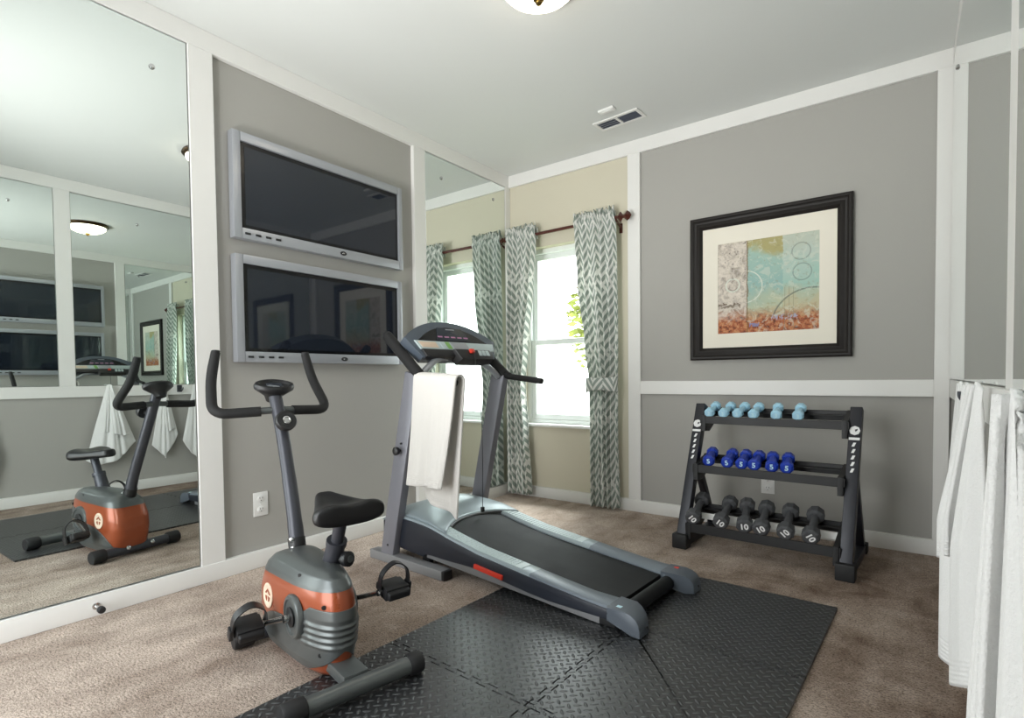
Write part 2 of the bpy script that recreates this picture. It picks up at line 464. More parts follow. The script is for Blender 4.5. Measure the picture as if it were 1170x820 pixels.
# wall behind the photographer, with an opening added to let in fill light
bm = new()
OX0, OX1, OZ = .25, 1.55, 2.15
for lo, hi in (((0, YF - .15, 0), (OX0, YF, H)), ((OX1, YF - .15, 0), (W, YF, H)), ((OX0, YF - .15, OZ), (OX1, YF, H))): box(bm, lo, hi)
struct('wall_front', bm, M['grey'], 'grey wall with a wide opening added for fill light', 'wall')

n_tr = [0]
def trim(parts, label):
    n_tr[0] += 1
    b = new()
    for lo, hi in parts: box(b, lo, hi, .002, 1)
    return struct('trim_%d' % n_tr[0], b, M['trim'], label, 'trim board', smooth=30)

MYA, MYB, MYC, MYD = -2.303, -2.199, -.999, -.900       # stiles on the left wall
TL = .028
trim([((0, YF, ZT), (TL, 0, H))], 'white top board along the left wall under the ceiling')
trim([((0, MYA, ZB), (TL, MYB, ZT))], 'white upright board between big left mirror and television panel')
trim([((0, MYC, ZB), (TL, MYD, ZT))], 'white upright board between televisions and narrow mirror')
trim([((0, -.06, ZB), (TL, 0, ZT))], 'narrow white upright board in the corner beside the window')
trim([((TL, -T, ZT), (W - T, 0, H))], 'white top board along the back wall above window and picture')
trim([((1.011, -T, ZB), (1.097, 0, ZT))], 'white upright board between right curtain and picture panel')
trim([((1.097, -T, ZR2), (2.618, 0, ZR1))], 'white horizontal rail under the framed picture')
trim([((2.618, -T, ZB), (W - T, 0, ZT))], 'white upright board at the right end of the picture wall')
RY1, RY2 = -2.047, -2.147
trim([((W - T, YF, ZT), (W, 0, H))], 'white top board along the right wall')
trim([((W - T, YF, ZR2), (W, -T, ZR1))], 'white rail on the right wall holding the towel hooks')
trim([((W - T, -.05, ZR1), (W, -T, ZT))], 'white upright board in the right corner')
trim([((W - T, RY2, ZR1), (W, RY1, ZT))], 'white upright board between the two right mirrors')

def baseboard(name, segs, label):
    b = new()
    for lo, hi in segs:
        box(b, lo, hi, .005, 2)
    return struct(name, b, M['trim'], label, 'baseboard', smooth=30)
baseboard('baseboard_left', [((0, YF, 0), (.032, -.03, ZB + .012))], 'white baseboard along the mirror and television wall')
baseboard('baseboard_back', [((0, -.028, 0), (W - .028, 0, ZB + .012))], 'white baseboard under window and picture panel')
baseboard('baseboard_right', [((W - .028, YF, 0), (W, 0, ZB + .012))], 'white baseboard under the hanging towels')

# ------------------------------------------------------------------ mirrors
def mirror(x, y0, y1, z0, z1, face, label, clips, group, rz=0):
    t = thing('wall_mirror', label, 'mirror', (x, (y0 + y1) / 2, z0), rz, group)
    h = (y1 - y0) / 2; e = .0035
    b = new(); box(b, (-.009 if face > 0 else .003, -h + .002, .002), (-.003 if face > 0 else .009, h - .002, z1 - z0 - .002))
    obj('backing', b, M['black_gloss'], t, smooth=0)
    b = new(); box(b, (-.003, -h + .004, .004), (.003, h - .004, z1 - z0 - .004), .0015, 1)
    obj('mirror_glass', b, M['mirror'], t, smooth=0)
    for (cy, cz) in clips:
        b = new(); m = Matrix.Translation((.003 * face, cy - (y0 + y1) / 2, cz - z0)) @ Matrix.Rotation(R(90 * face), 4, 'Y')
        lathe(b, [(.011, 0), (.011, .004), (.006, .007), (.0, .008)], 14, m)
        obj('clip', b, M['chrome'], t)
    return t
MROT = .55
mirror(.0205, -3.75, MYA, ZB + .014, ZT, 1, 'big wall mirror on the left reflecting the exercise bike', [(-2.44, 2.19), (-3.3, 2.19)], 'mirrors set in the white boards')
mirror(.0205, MYD, -.06, ZB + .014, ZT, 1, 'narrow floor-length mirror beside the window behind the treadmill', [(-.75, 2.22), (-.2, 2.22)], 'mirrors set in the white boards')
mirror(W - .0125, RY1, -.05, ZR1, ZT, -1, 'right wall mirror nearest the picture wall, above the towel rail', [(-.35, 2.2), (-1.6, 2.2)], 'mirrors set in the white boards', R(MROT))
mirror(W - .0125, -3.75, RY2, ZR1, ZT, -1, 'right wall mirror at the photo edge, nearer than its white board', [(-2.4, 2.2)], 'mirrors set in the white boards', R(MROT))

# ------------------------------------------------------------------ window, sky, tree
w = tag(bpy.data.objects.new('window_1', None), 'bright white double-hung window between the curtains', 'window', None, 'structure'); COL.objects.link(w); w.location = ((WX0 + WX1) / 2, .08, WZ0)
hw = (WX1 - WX0) / 2; hh = WZ1 - WZ0; ZM = .615
b = new()
for lo, hi in (((-hw, -.02, 0), (-hw + .035, .06, hh)), ((hw - .035, -.02, 0), (hw, .06, hh)), ((-hw + .035, -.02, hh - .035), (hw - .035, .06, hh)), ((-hw + .035, -.02, 0), (hw - .035, .06, .03))): box(b, lo, hi, .003, 1)
obj('window_frame', b, M['sash'], w, smooth=30)
for k, (z0, z1, yy) in enumerate(((.03, ZM + .02, 0), (ZM - .02, hh - .035, .03))):
    b = new(); a = hw - .037
    for lo, hi in (((-a, yy - .013, z0), (-a + .04, yy + .013, z1)), ((a - .04, yy - .013, z0), (a, yy + .013, z1)), ((-a + .04, yy - .013, z0), (a - .04, yy + .013, z0 + .04)), ((-a + .04, yy - .013, z1 - .04), (a - .04, yy + .013, z1))): box(b, lo, hi, .003, 1)
    s_ = obj('sash', b, M['sash'], w, smooth=30)
    b = new(); box(b, (-a + .038, yy - .002, z0 + .038), (a - .038, yy + .002, z1 - .038)); obj('pane', b, M['glass'], s_, smooth=0)
b = new(); box(b, (-hw - .012, -.112, -.018), (hw + .012, -.02, .001), .004, 2); obj('window_sill', b, M['trim'], w)

wo = bpy.data.worlds.new('bright_overcast'); sc.world = wo; wo.use_nodes = True
nt = wo.node_tree; nt.nodes.clear()
ow = nt.nodes.new('ShaderNodeOutputWorld'); bg = nt.nodes.new('ShaderNodeBackground'); tc = nt.nodes.new('ShaderNodeTexCoord'); sx_ = nt.nodes.new('ShaderNodeSeparateXYZ'); cr = nt.nodes.new('ShaderNodeValToRGB')
nt.links.new(tc.outputs['Generated'], sx_.inputs[0]); nt.links.new(sx_.outputs[2], cr.inputs[0])
cr.color_ramp.elements[0].position = 0; cr.color_ramp.elements[0].color = (.98, 1, .99, 1); cr.color_ramp.elements[1].position = 1; cr.color_ramp.elements[1].color = (.88, .95, 1, 1)
bg.inputs[1].default_value = 7.0
nt.links.new(cr.outputs[0], bg.inputs[0]); nt.links.new(bg.outputs[0], ow.inputs[0])

def tree(x, y, z, h, r, n, label):
    t = thing('tree', label, 'tree', (x, y, z), 0, 'trees outside the window')
    b = new(); tube(b, catmull([(0, 0, 0), (.05, .03, h * .4), (0, 0, h * .74)], 5), [.12, .11, .1, .1, .09, .08, .07, .06, .05, .04, .03], 8)
    rnd = random.Random(int(x * 10)); 
    for k in range(9):
        a = rnd.uniform(0, 2 * PI); zz = h * rnd.uniform(.48, .68); q = r * rnd.uniform(.4, .9)
        tube(b, catmull([(0, 0, zz), (q * .5 * math.cos(a), q * .5 * math.sin(a), zz + .3), (q * math.cos(a), q * math.sin(a), zz + .7)], 4), [.035, .03, .026, .022, .018, .014, .012, .01, .008], 6)
    obj('trunk', b, M['bark'], t)
    b = new()
    for k in range(n):
        while True:
            d = Vector((rnd.uniform(-1, 1), rnd.uniform(-1, 1), rnd.uniform(-1, 1)))
            if d.length < 1: break
        zz = h * .62 + d.z * h * .15; taper = 1 - .55 * max(0, d.z)
        c = Vector((d.x * r * taper, d.y * r * taper, zz)); s = rnd.uniform(.05, .12)
        q = Matrix.Translation(c) @ Matrix.Rotation(rnd.uniform(0, 6), 4, 'Z') @ Matrix.Rotation(rnd.uniform(0, 3), 4, 'X')
        vs = [b.verts.new(q @ Vector(p)) for p in ((-s, 0, 0), (0, -s * .5, s * .1), (s, 0, 0), (0, s * .5, s * .1))]; b.faces.new(vs)
    obj('foliage', b, M['leaf'], t, smooth=0, fix=False)
tree(-1.9, 5.2, -2.8, 7.8, .60, 800, 'yellow-green tree seen through the upper window pane')
b = new(); box(b, (-14, .6, -3.0), (14, 26, -2.8)); struct('ground', b, M['lawn'], 'pale lawn outside below the window', 'lawn')

# ------------------------------------------------------------------ televisions
def television(y0, y1, z0, z1, label):
    t = thing('television', label, 'television', (0, (y0 + y1) / 2, z0), 0, 'stacked silver televisions')
    h = (y1 - y0) / 2; hz = z1 - z0; x0, x1 = .008, .052
    b = new(); ins = (.042, .034, .062, .058)                # left, right, bottom, top
    sy0, sy1, sz0, sz1 = -h + .038, h - .03, .05, hz - .042
    for lo, hi in (((x0, -h, 0), (x1, sy0, hz)), ((x0, sy1, 0), (x1, h, hz)), ((x0, sy0, 0), (x1, sy1, sz0)), ((x0, sy0, sz1), (x1, sy1, hz))): box(b, lo, hi, .004, 2)
    fr = obj('bezel', b, M['silver'], t)
    b = new(); box(b, (x0 + .004, sy0 - .004, sz0 - .004), (x1 - .012, sy1 + .004, sz1 + .004)); 
    obj('screen_surround', b, M['black_gloss'], t, smooth=0)
    b = new(); box(b, (x1 - .0122, sy0 + .022, sz0 + .016), (x1 - .0105, sy1 - .016, sz1 - .02)); obj('screen', b, M['tv_screen'], t, smooth=0)
    b = new(); box(b, (0, -h * .55, hz * .25), (x0 + .006, h * .55, hz * .75)); obj('wall_bracket', b, M['black_plastic'], t, smooth=0)
    for k in range(4):
        b = new(); yy = -h + .05 + .05 * k; box(b, (x1 - .002, yy, .02), (x1 + .004, yy + .026, .03), .002, 2); obj('button', b, M['black_plastic'], t)
    b = new(); m = Matrix.Translation((x1 - .002, .08, .025)) @ Matrix.Rotation(R(90), 4, 'Y') @ Matrix.Diagonal((.55, 1, 1, 1))
    lathe(b, [(.02, 0), (.02, .005), (.012, .006), (.011, .004), (.0, .004)], 20, m); obj('power_emblem', b, M['black_plastic'], t)
    b = new(); m = Matrix.Translation((x1 + .0025, .08, .025)) @ Matrix.Rotation(R(90), 4, 'Y') @ Matrix.Diagonal((.55, 1, 1, 1))
    lathe(b, [(.008, 0), (.006, .003), (0, .003)], 16, m); obj('emblem_centre', b, M['chrome'], t)
    return t
television(-2.134, -1.121, 1.557, 2.045, 'upper silver-framed flat television on the grey panel')
television(-2.134, -1.133, .985, 1.484, 'lower silver-framed flat television, under the other one')

# ------------------------------------------------------------------ outlets, vent, smoke alarm, ceiling light, door stop
def outlet(loc, rz, label):
    t = thing('wall_outlet', label, 'outlet', loc, rz, 'wall outlets')
    b = new(); box(b, (-.036, -.006, -.058), (.036, 0, .058), .003, 2); obj('cover_plate', b, M['white_plastic'], t)
    for s in (-1, 1):
        b = new(); m = Matrix.Translation((0, -.006, s * .026)) @ Matrix.Rotation(R(90), 4, 'X') @ Matrix.Diagonal((1, .82, 1, 1))
        lathe(b, [(.0195, 0), (.0195, .0015), (.018, .0025), (0, .0025)], 20, m)
        so = obj('socket', b, M['white_plastic'], t)
        b = new()
        for q in (-1, 1): box(b, (q * .0065 - .0012, -.0092, s * .026), (q * .0065 + .0012, -.0083, s * .026 + .0085))
        box(b, (-.002, -.0092, s * .026 - .01), (.002, -.0083, s * .026 - .006)); obj('slots', b, M['outlet_slot'], so, smooth=0)
    b = new(); m = Matrix.Translation((0, -.006, 0)) @ Matrix.Rotation(R(90), 4, 'X'); lathe(b, [(.0035, 0), (.003, .0015), (0, .002)], 12, m); obj('screw', b, M['white_plastic'], t)
    return t
outlet((.0, -2.016, .30), R(90), 'white outlet on the grey wall behind the exercise bike')
outlet((1.868, 0, .272), 0, 'white outlet on the picture wall behind the dumbbell rack')

t = thing('ceiling_vent', 'white ceiling air vent with dark louvres near the window', 'vent', (1.106, -.34, H), R(-4))
b = new(); a, d = .15, .063
for lo, hi in (((-a, -d, -.008), (a, -d + .02, 0)), ((-a, d - .02, -.008), (a, d, 0)), ((-a, -d + .02, -.008), (-a + .02, d - .02, 0)), ((a - .02, -d + .02, -.008), (a, d - .02, 0)), ((-.009, -d + .02, -.008), (.009, d - .02, 0))): box(b, lo, hi, .002, 1)
obj('vent_frame', b, M['trim'], t, smooth=30)
b = new(); box(b, (-a + .02, -d + .02, -.0015), (a - .02, d - .02, -.0005)); obj('backing', b, M['vent_dark'], t, smooth=0)
for (x0, x1, tilt) in ((-a + .02, -.009, 50), (.009, a - .02, -50)):
    for k in range(4):
        b = new(); yy = -d + .028 + k * .0235
        m = Matrix.Translation(((x0 + x1) / 2, yy, -.0045)) @ Matrix.Rotation(R(tilt), 4, 'X')
        box(b, (-(x1 - x0) / 2, -.0045, -.0006), ((x1 - x0) / 2, .0045, .0006), 0, 1, m)
        obj('louvre', b, M['silver'] if tilt > 0 else M['vent_dark'], t, smooth=0)
t = thing('smoke_alarm', 'small white ceiling alarm beside the air vent', 'smoke alarm', (1.105, -.50, H), R(-4))
b = new(); box(b, (-.05, -.022, -.014), (.05, .022, 0), .006, 3); obj('housing', b, M['white_plastic'], t)
b = new(); box(b, (-.03, -.01, -.0165), (.03, .01, -.0135), .001, 1); obj('grille', b, M['white_plastic'], t)

LX, LY = 1.372, -1.60
t = thing('ceiling_light', 'round flush ceiling light with glowing frosted bowl', 'ceiling light', (LX, LY, H))
b = new(); lathe(b, [(.0, 0), (.168, 0), (.172, -.012), (.16, -.026), (.142, -.03), (.142, -.02), (0, -.02)], 40); obj('metal_pan', b, M['bronze'], t)
b = new(); lathe(b, [(.15, -.026), (.147, -.040), (.13, -.058), (.095, -.075), (.05, -.084), (.0, -.087), (0, -.084), (.05, -.081), (.094, -.072), (.127, -.056), (.143, -.040), (.146, -.026)], 40); obj('lamp_shade', b, M['lamp_glass'], t)
b = new(); lathe(b, [(.0, -.083), (.02, -.085), (.022, -.091), (.012, -.096), (.014, -.103), (.008, -.110), (0, -.112)], 20); obj('finial', b, M['brass'], t)

t = thing('door_stop', 'small door stop on the baseboard below the big mirror', 'door stop', (.032, -2.69, .04))
b = new(); m = Matrix.Rotation(R(90), 4, 'Y'); lathe(b, [(.013, 0), (.013, .004), (.006, .006), (.006, .05)], 14, m); obj('stem', b, M['chrome'], t)
b = new(); lathe(b, [(.012, .048), (.013, .052), (.013, .066), (.009, .07), (0, .07)], 14, m); obj('bumper', b, M['rubber'], t)

# ------------------------------------------------------------------ framed picture
PX0, PX1, PZ0, PZ1 = 1.428, 2.278, .993, 1.851
t = thing('framed_picture', 'abstract print in a wide white mat and dark carved frame', 'picture', ((PX0 + PX1) / 2, 0, PZ0))
a = (PX1 - PX0) / 2; hz = PZ1 - PZ0; FW = .072
prof = [(0, 0), (0, -.03), (.008, -.036), (.018, -.036), (.024, -.028), (.036, -.024), (.046, -.028), (.056, -.030), (.064, -.022), (FW, -.016), (FW, 0)]
b = new(); rings = []
for cx, cz, sx, sz in ((-a, 0, 1, 1), (a, 0, -1, 1), (a, hz, -1, -1), (-a, hz, 1, -1)):
    rings.append([b.verts.new((cx + sx * p, q, cz + sz * p)) for p, q in prof])
for k in range(4):
    A, B_ = rings[k], rings[(k + 1) % 4]
    for i in range(len(prof) - 1): b.faces.new((A[i], A[i + 1], B_[i + 1], B_[i]))
obj('frame', b, M['frame_black'], t, smooth=35)
IX0, IX1, IZ0, IZ1 = 1.590, 2.123, 1.148, 1.680; cx = (PX0 + PX1) / 2
b = new(); m0 = (IX0 - cx, IX1 - cx, IZ0 - PZ0, IZ1 - PZ0); e = .05
for lo, hi in (((-a + e, -.013, e), (m0[0], -.010, hz - e)), ((m0[1], -.013, e), (a - e, -.010, hz - e)), ((m0[0], -.013, e), (m0[1], -.010, m0[2])), ((m0[0], -.013, m0[3]), (m0[1], -.010, hz - e))): box(b, lo, hi)
obj('mat_board', b, M['mat_board'], t, smooth=0)
b = new(); grid(b, lambda u, v: V(m0[0] - .003 + (m0[1] - m0[0] + .006) * u, -.0095, m0[2] - .003 + (m0[3] - m0[2] + .006) * v), 2, 2); obj('print', b, M['art'], t, smooth=0)
b = new(); box(b, (-a + .01, -.009, .01), (a - .01, -.002, hz - .01)); obj('backing', b, M['black_plastic'], t, smooth=0)

# ------------------------------------------------------------------ curtains and rod
t = thing('curtain_rod', 'dark cherry wood curtain rod with diamond finials above the window', 'curtain rod', (.53, -.08, 1.943))
b = new(); tube(b, [(-.485, 0, -.004), (.44, 0, .002)], .011, 14); obj('pole', b, M['rod'], t)
for s in (-1, 1):
    ex = -.485 if s < 0 else .44
    b = new(); mm = Matrix.Translation((ex, 0, 0)) @ Matrix.Rotation(R(90 * s), 4, 'Y')
    if s > 0: lathe(b, [(.011, 0), (.016, .004), (.03, .012), (.034, .02), (.02, .03), (.012, .036), (.012, .044), (.02, .05), (.034, .066), (.02, .084), (0, .096)], 4, mm)
    else: lathe(b, [(.011, 0), (.018, .003), (.022, .009), (.02, .014), (0, .016)], 4, mm)
    obj('finial', b, M['rod'], t, smooth=20)
for bx in (-.47, .425):
    b = new(); tube(b, rounded([(bx, 0, -.012), (bx, .03, -.03), (bx, .078, -.045)], .02), .008, 8); box(b, (bx - .012, .074, -.085), (bx + .012, .0795, -.02), .002, 1)
    tube(b, [(bx + .014 * math.cos(q), .014 * math.sin(q) * 0 + .0, .014 * math.sin(q)) for q in [i * PI / 8 for i in range(17)]], .004, 6) if False else None
    obj('bracket', b, M['rod'], t)

def curtain(profile, label, folds, seed, tie=None):
    """profile: list of (z, x_left, x_right); cloth gathers between those"""
    zt = 1.985; zb = profile[-1][0]; rnd = random.Random(seed); ph = rnd.uniform(0, 6)
    L = zt + .02 - zb; cloth_w = .62
    cx0 = (profile[0][1] + profile[0][2]) / 2
    def edge(z, k):
        for (z0, *a0), (z1, *a1) in zip(profile, profile[1:]):
            if z0 >= z >= z1:
                f = (z0 - z) / (z0 - z1 + 1e-9); f = f * f * (3 - 2 * f); return a0[k] * (1 - f) + a1[k] * f
        return profile[0][k + 1] if z > profile[0][0] else profile[-1][k + 1]
    def fn(u, v):
        z = zt + .03 - (zt + .03 - zb) * v
        xl, xr = edge(z, 0), edge(z, 1)
        amp = .012 + .016 * min(1, v * 3)
        s = u * folds * 2 * PI + ph
        wob = .35 * math.sin(v * 5 + u * 7 + seed)
        y = amp * math.sin(s + wob) + amp * .35 * math.sin(2.3 * s + 1 + seed)
        x = xl + (xr - xl) * (u + .25 / folds / 2 / PI * math.cos(s + wob) * 0)
        if z > 1.925:                        # ruffle over the rod pocket
            q = (z - 1.925) / .09
            y = y * .4 + (.005 + .016 * max(0, q - .35)) * math.sin(u * folds * 5.3 * PI + seed); z += (.013 * math.sin(u * folds * 4.1 * PI) + .007 * math.sin(u * folds * 9.7 * PI)) * max(0, q - .3)
            y += .016 * (1 if math.sin(u * 97) > 0 else -1) * 0
        if abs(z - 1.943) < .03: y -= .004
        return V(x - cx0, y - .02 if z < 1.97 else y - .012, z)
    t = thing('curtain', label, 'curtain', (cx0, -.08, 0), 0, 'fretwork curtains at the window')
    b = new(); grid(b, fn, 110, 130, lambda u, v: (u * cloth_w, (1 - v) * (zt + .03 - zb)))
    o = obj('curtain_panel', b, M['curtain'], t, smooth=180, fix=False); solidify(o, .002)
    # back layer of the rod pocket
    def fb(u, v):
        z = 1.995 - .085 * v; xl, xr = edge(z, 0), edge(z, 1)
        return V(xl + (xr - xl) * u - cx0, .018 + .004 * math.sin(u * folds * 4 * PI), z + .006 * math.sin(u * folds * 5 * PI) * (1 - v))
    b = new(); grid(b, fb, 60, 6, lambda u, v: (u * cloth_w, (1 - v) * .085)); o = obj('rod_pocket', b, M['curtain'], t, smooth=180, fix=False); solidify(o, .002)
    if tie:
        z0, xl, xr = tie
        def ft(u, v):
            a = -PI * .06 + u * PI * 1.12; mid = (xl + xr) / 2; rx = (xr - xl) / 2 + .012
            z = z0 + .03 * math.sin(u * 5) * .3 + (u - .5) * .035 + (.5 - v) * .09 * (1 + .12 * math.sin(u * 9))
            return V(mid - rx * math.cos(a) - cx0, -.03 - .05 * math.sin(max(0, min(PI, a))) - .006 * math.sin(v * PI), z)
        b = new(); grid(b, ft, 50, 10, lambda u, v: (u * .33, (1 - v) * .1)); o = obj('tieback', b, M['curtain'], t, smooth=180, fix=False); solidify(o, .004)
    return t
curtain([(2.02, .05, .325), (1.85, .055, .325), (1.6, .055, .30), (1.1, .055, .245), (.85, .06, .215), (.5, .06, .235), (.03, .058, .265)], 'grey-green fretwork curtain beside the corner mirror', 5, 3)
curtain([(2.02, .648, .945), (1.85, .650, .962), (1.6, .668, .965), (1.1, .732, .968), (.86, .765, .965), (.5, .772, .962), (.02, .772, .972)], 'grey-green fretwork curtain with tieback, nearer the picture', 5, 11, (.845, .758, .966))

# ------------------------------------------------------------------ foam mat tiles
MC = (1.702, -2.180); MR = R(-2.0)
TX, TY = .572, .60
def jig(n, L, d, on):
    """edge outline points (s along, offset out) with dovetail teeth"""
    pts = [(0, 0)]
    if not on: return pts
    for k in range(n):
        c = L * (k + .5) / n; a = L / n * .20; q = L / n * .30
        pts += [(c - a, 0), (c - q, d), (c + q, d), (c + a, 0)]
    return pts
def tile(ix, iy, x0, y0, x1, y1, label, edges):
    t = thing('foam_mat_tile', label, 'foam mat', (MC[0], MC[1], 0), MR, 'interlocking black foam tiles')
    loop = []
    for side in range(4):
        L = (x1 - x0) if side % 2 == 0 else (y1 - y0)
        s = edges[side]; d = .018 * s
        for (q, off) in jig(9, L, d if s else 0, s != 0):
            if side == 0: loop.append((x0 + q, y0 - off))
            elif side == 1: loop.append((x1 + off, y0 + q))
            elif side == 2: loop.append((x1 - q, y1 + off))
            else: loop.append((x0 - off, y1 - q))
    b = new(); prism(b, loop, lambda x, y: V(x, y, .0005), lambda x, y: V(x, y, .0095), 0)
    # tiny gap so that joints read as dark lines
    o = obj('mat_sheet', b, M['foam'], t, smooth=0)
    return t
G = .005
# an edge value of +1 grows teeth outwards, -1 receives the neighbour's teeth
rows = [(0, 2 * TY, TY + G / 2), (0, TY - G / 2, G / 2), (1, -G / 2, -.56)]
names = {(0, 0): 'black foam mat tile mostly hidden under the treadmill belt', (1, 0): 'black foam mat tile at the far right corner, facing the rack',
         (0, 1): 'black foam mat tile beside the pedals, before the treadmill side', (1, 1): 'black foam mat tile right of the treadmill end cap',
         (0, 2): 'black foam mat tile under the exercise bike rear foot', (1, 2): 'nearest right black foam mat tile at the bottom edge'}
def edge_pts(n, L): pass
ys = [2 * TY, TY, 0, -.56]
for ix in range(2):
    for iy in range(3):
        x0, x1 = (-TX, 0) if ix == 0 else (0, TX); y1, y0 = ys[iy], ys[iy + 1]
        e_bottom = 1 if iy < 2 else 0; e_top = 0 if iy == 0 else -1
        e_right = 1 if ix == 0 else 0; e_left = 0 if ix == 0 else -1
        gx0 = x0 + (G if ix == 1 else 0); gy1 = y1 - (G if iy > 0 else 0)
        # receiving edges are shaped by the same teeth seen from the other side (mirrored order matches: symmetric)
        tile(ix, iy, gx0, y0, x1, gy1, names[(ix, iy)], (e_bottom, e_right, e_top, e_left))

# ------------------------------------------------------------------ exercise bike (local: +x to the handlebars, +y to the rider's left)
bk = thing('exercise_bike', 'upright exercise bike with copper orange body and black saddle', 'exercise bike', (1.02, -2.345, 0), R(180 - 11.5))
# stabilizers
b = new(); tube(b, [(-.30, -.125, .0425), (-.30, .20, .0425)], .026, 18); rs = obj('rear_stabilizer', b, M['bike_grey'], bk)
for y0, y1 in ((-.165, -.118), (.185, .25)):
    b = new(); m = axis_mat((-.30, y0, .0425), (0, 1, 0)); L = y1 - y0
    lathe(b, [(.024, 0), (.031, .004), (.0325, .012), (.0325, L - .006), (.029, L)], 14, m); obj('end_cap', b, M['rubber'], rs)
b = new(); tube(b, [(.25, -.16, .034), (.25, .17, .034)], .025, 18); fs = obj('front_stabilizer', b, M['bike_post'], bk)
for y0, y1 in ((-.215, -.15), (.155, .22)):
    b = new(); m = axis_mat((.25, y0, .034), (0, 1, 0)); L = y1 - y0
    lathe(b, [(.024, 0), (.031, .004), (.0325, .012), (.0325, L - .006), (.029, L)], 14, m); obj('end_cap', b, M['rubber'], fs)
b = new(); bar(b, (-.285, .036, .055), (-.08, .034, .056), .075, .034, .005); obj('rear_frame', b, M['bike_grey'], bk)
b = new(); bar(b, (.10, .02, .055), (.245, .01, .052), .06, .03, .005); obj('front_frame', b, M['bike_grey'], bk)
for yy in (-.06, .06):
    b = new(); lathe(b, [(.011, 0), (.011, .006), (.006, .009), (0, .01)], 12, axis_mat((.272, yy, .045), (1, 0, .3))); obj('bolt', b, M['chrome'], fs)
# body surface: superellipse sections between z 0.03 and 0.335
ZS = [(.016, -.165, .225, .066), (.03, -.185, .25, .078), (.06, -.205, .265, .087), (.10, -.216, .276, .091), (.15, -.222, .282, .093), (.20, -.230, .278, .093), (.25, -.222, .258, .088), (.285, -.208, .235, .079), (.31, -.185, .205, .066), (.325, -.15, .165, .048), (.332, -.09, .10, .025)]
def interp(z):
    z = max(ZS[0][0], min(ZS[-1][0], z))
    for a, c in zip(ZS, ZS[1:]):
        if a[0] <= z <= c[0]:
            f = (z - a[0]) / (c[0] - a[0]); return [p * (1 - f) + q * f for p, q in zip(a, c)]
    return list(ZS[-1])
def bsurf(th, z, off=0.):
    # egg plan: blunt wide front, narrower rounded rear
    _, xr, xf, hw_ = interp(z); cx = (xr + xf) / 2 + .012; a = (xf - xr) / 2
    c, s = math.cos(th), math.sin(th); n = 4.2 if c > 0 else 2.6
    q = math.copysign(abs(c) ** (2 / n), c)
    x = cx + (a + off) * q; g = .98 + .2 * q
    y = (hw_ * g + off) * math.copysign(abs(s) ** (2 / n), s)
    return V(x, y, z)
BY = .034
def patch(zlo, zhi, t0, t1, off, nu, nv, ribs=None, capt=False, capb=False):
    b = new()
    def fn(u, v):
        th = t0 + (t1 - t0) * u; a = zlo(th); c = zhi(th); z = a + (c - a) * v
        o = off + (ribs(th, z) if ribs else 0)
        p = bsurf(th, z, o); p.y += BY; return p
    vs = grid(b, fn, nu, nv)
    if capt: b.faces.new(vs[-1][:-1])
    if capb: b.faces.new(list(reversed(vs[0][:-1])))
    bmesh.ops.remove_doubles(b, verts=b.verts[:], dist=1e-5)
    return b
# where the grey top cover ends: higher over the front, dipping at the sides
def ztop(th): return .268 - .012 * math.cos(th) + .012 * math.sin(th) ** 2 * 0
b = patch(lambda t_: .016, lambda t_: .30, 0, 2 * PI, 0, 96, 24, capt=True, capb=True); body = obj('orange_body', b, M['orange'], bk, smooth=50)
b = patch(ztop, lambda t_: .332, 0, 2 * PI, .0022, 96, 14, capt=True, capb=True); obj('top_cover', b, M['bike_grey'], bk, smooth=50)
def rear_hi(th):
    d = abs(th - PI)                 # 0 at the rear, PI/2 at the sides
    return .228 if d < 1.0 else max(.045, .228 - (d - 1.0) * .12)
def rear_lo(th):
    d = abs(th - PI); return .104 - .080 * min(1, d / 1.1)
def ribs(th, z):
    d = abs(th - PI)
    if d > 1.35: return 0
    k = max(0, min(1, (1.35 - d) / .25)); s = 0
    for zc in (.118, .138, .158, .178): s += math.exp(-((z - zc) / .0055) ** 2)
    return .006 * s * k
b = patch(rear_lo, rear_hi, PI - 2.5, PI + 2.5, .003, 110, 70, ribs); sh = obj('rear_shroud', b, M['bike_grey'], bk, smooth=60, fix=True); solidify(sh, .004, -1)
for (tt, zz) in ((PI - .62, .238), (PI - 1.35, .30), (PI - .7, .092)):
    p = bsurf(tt, zz, .002); p.y += BY; q = bsurf(tt, zz, .012); q.y += BY
    b = new(); lathe(b, [(.007, 0), (.007, .0015), (.004, .002), (0, .001)], 12, axis_mat(p, q - p)); obj('screw_hole', b, M['black_plastic'], bk)
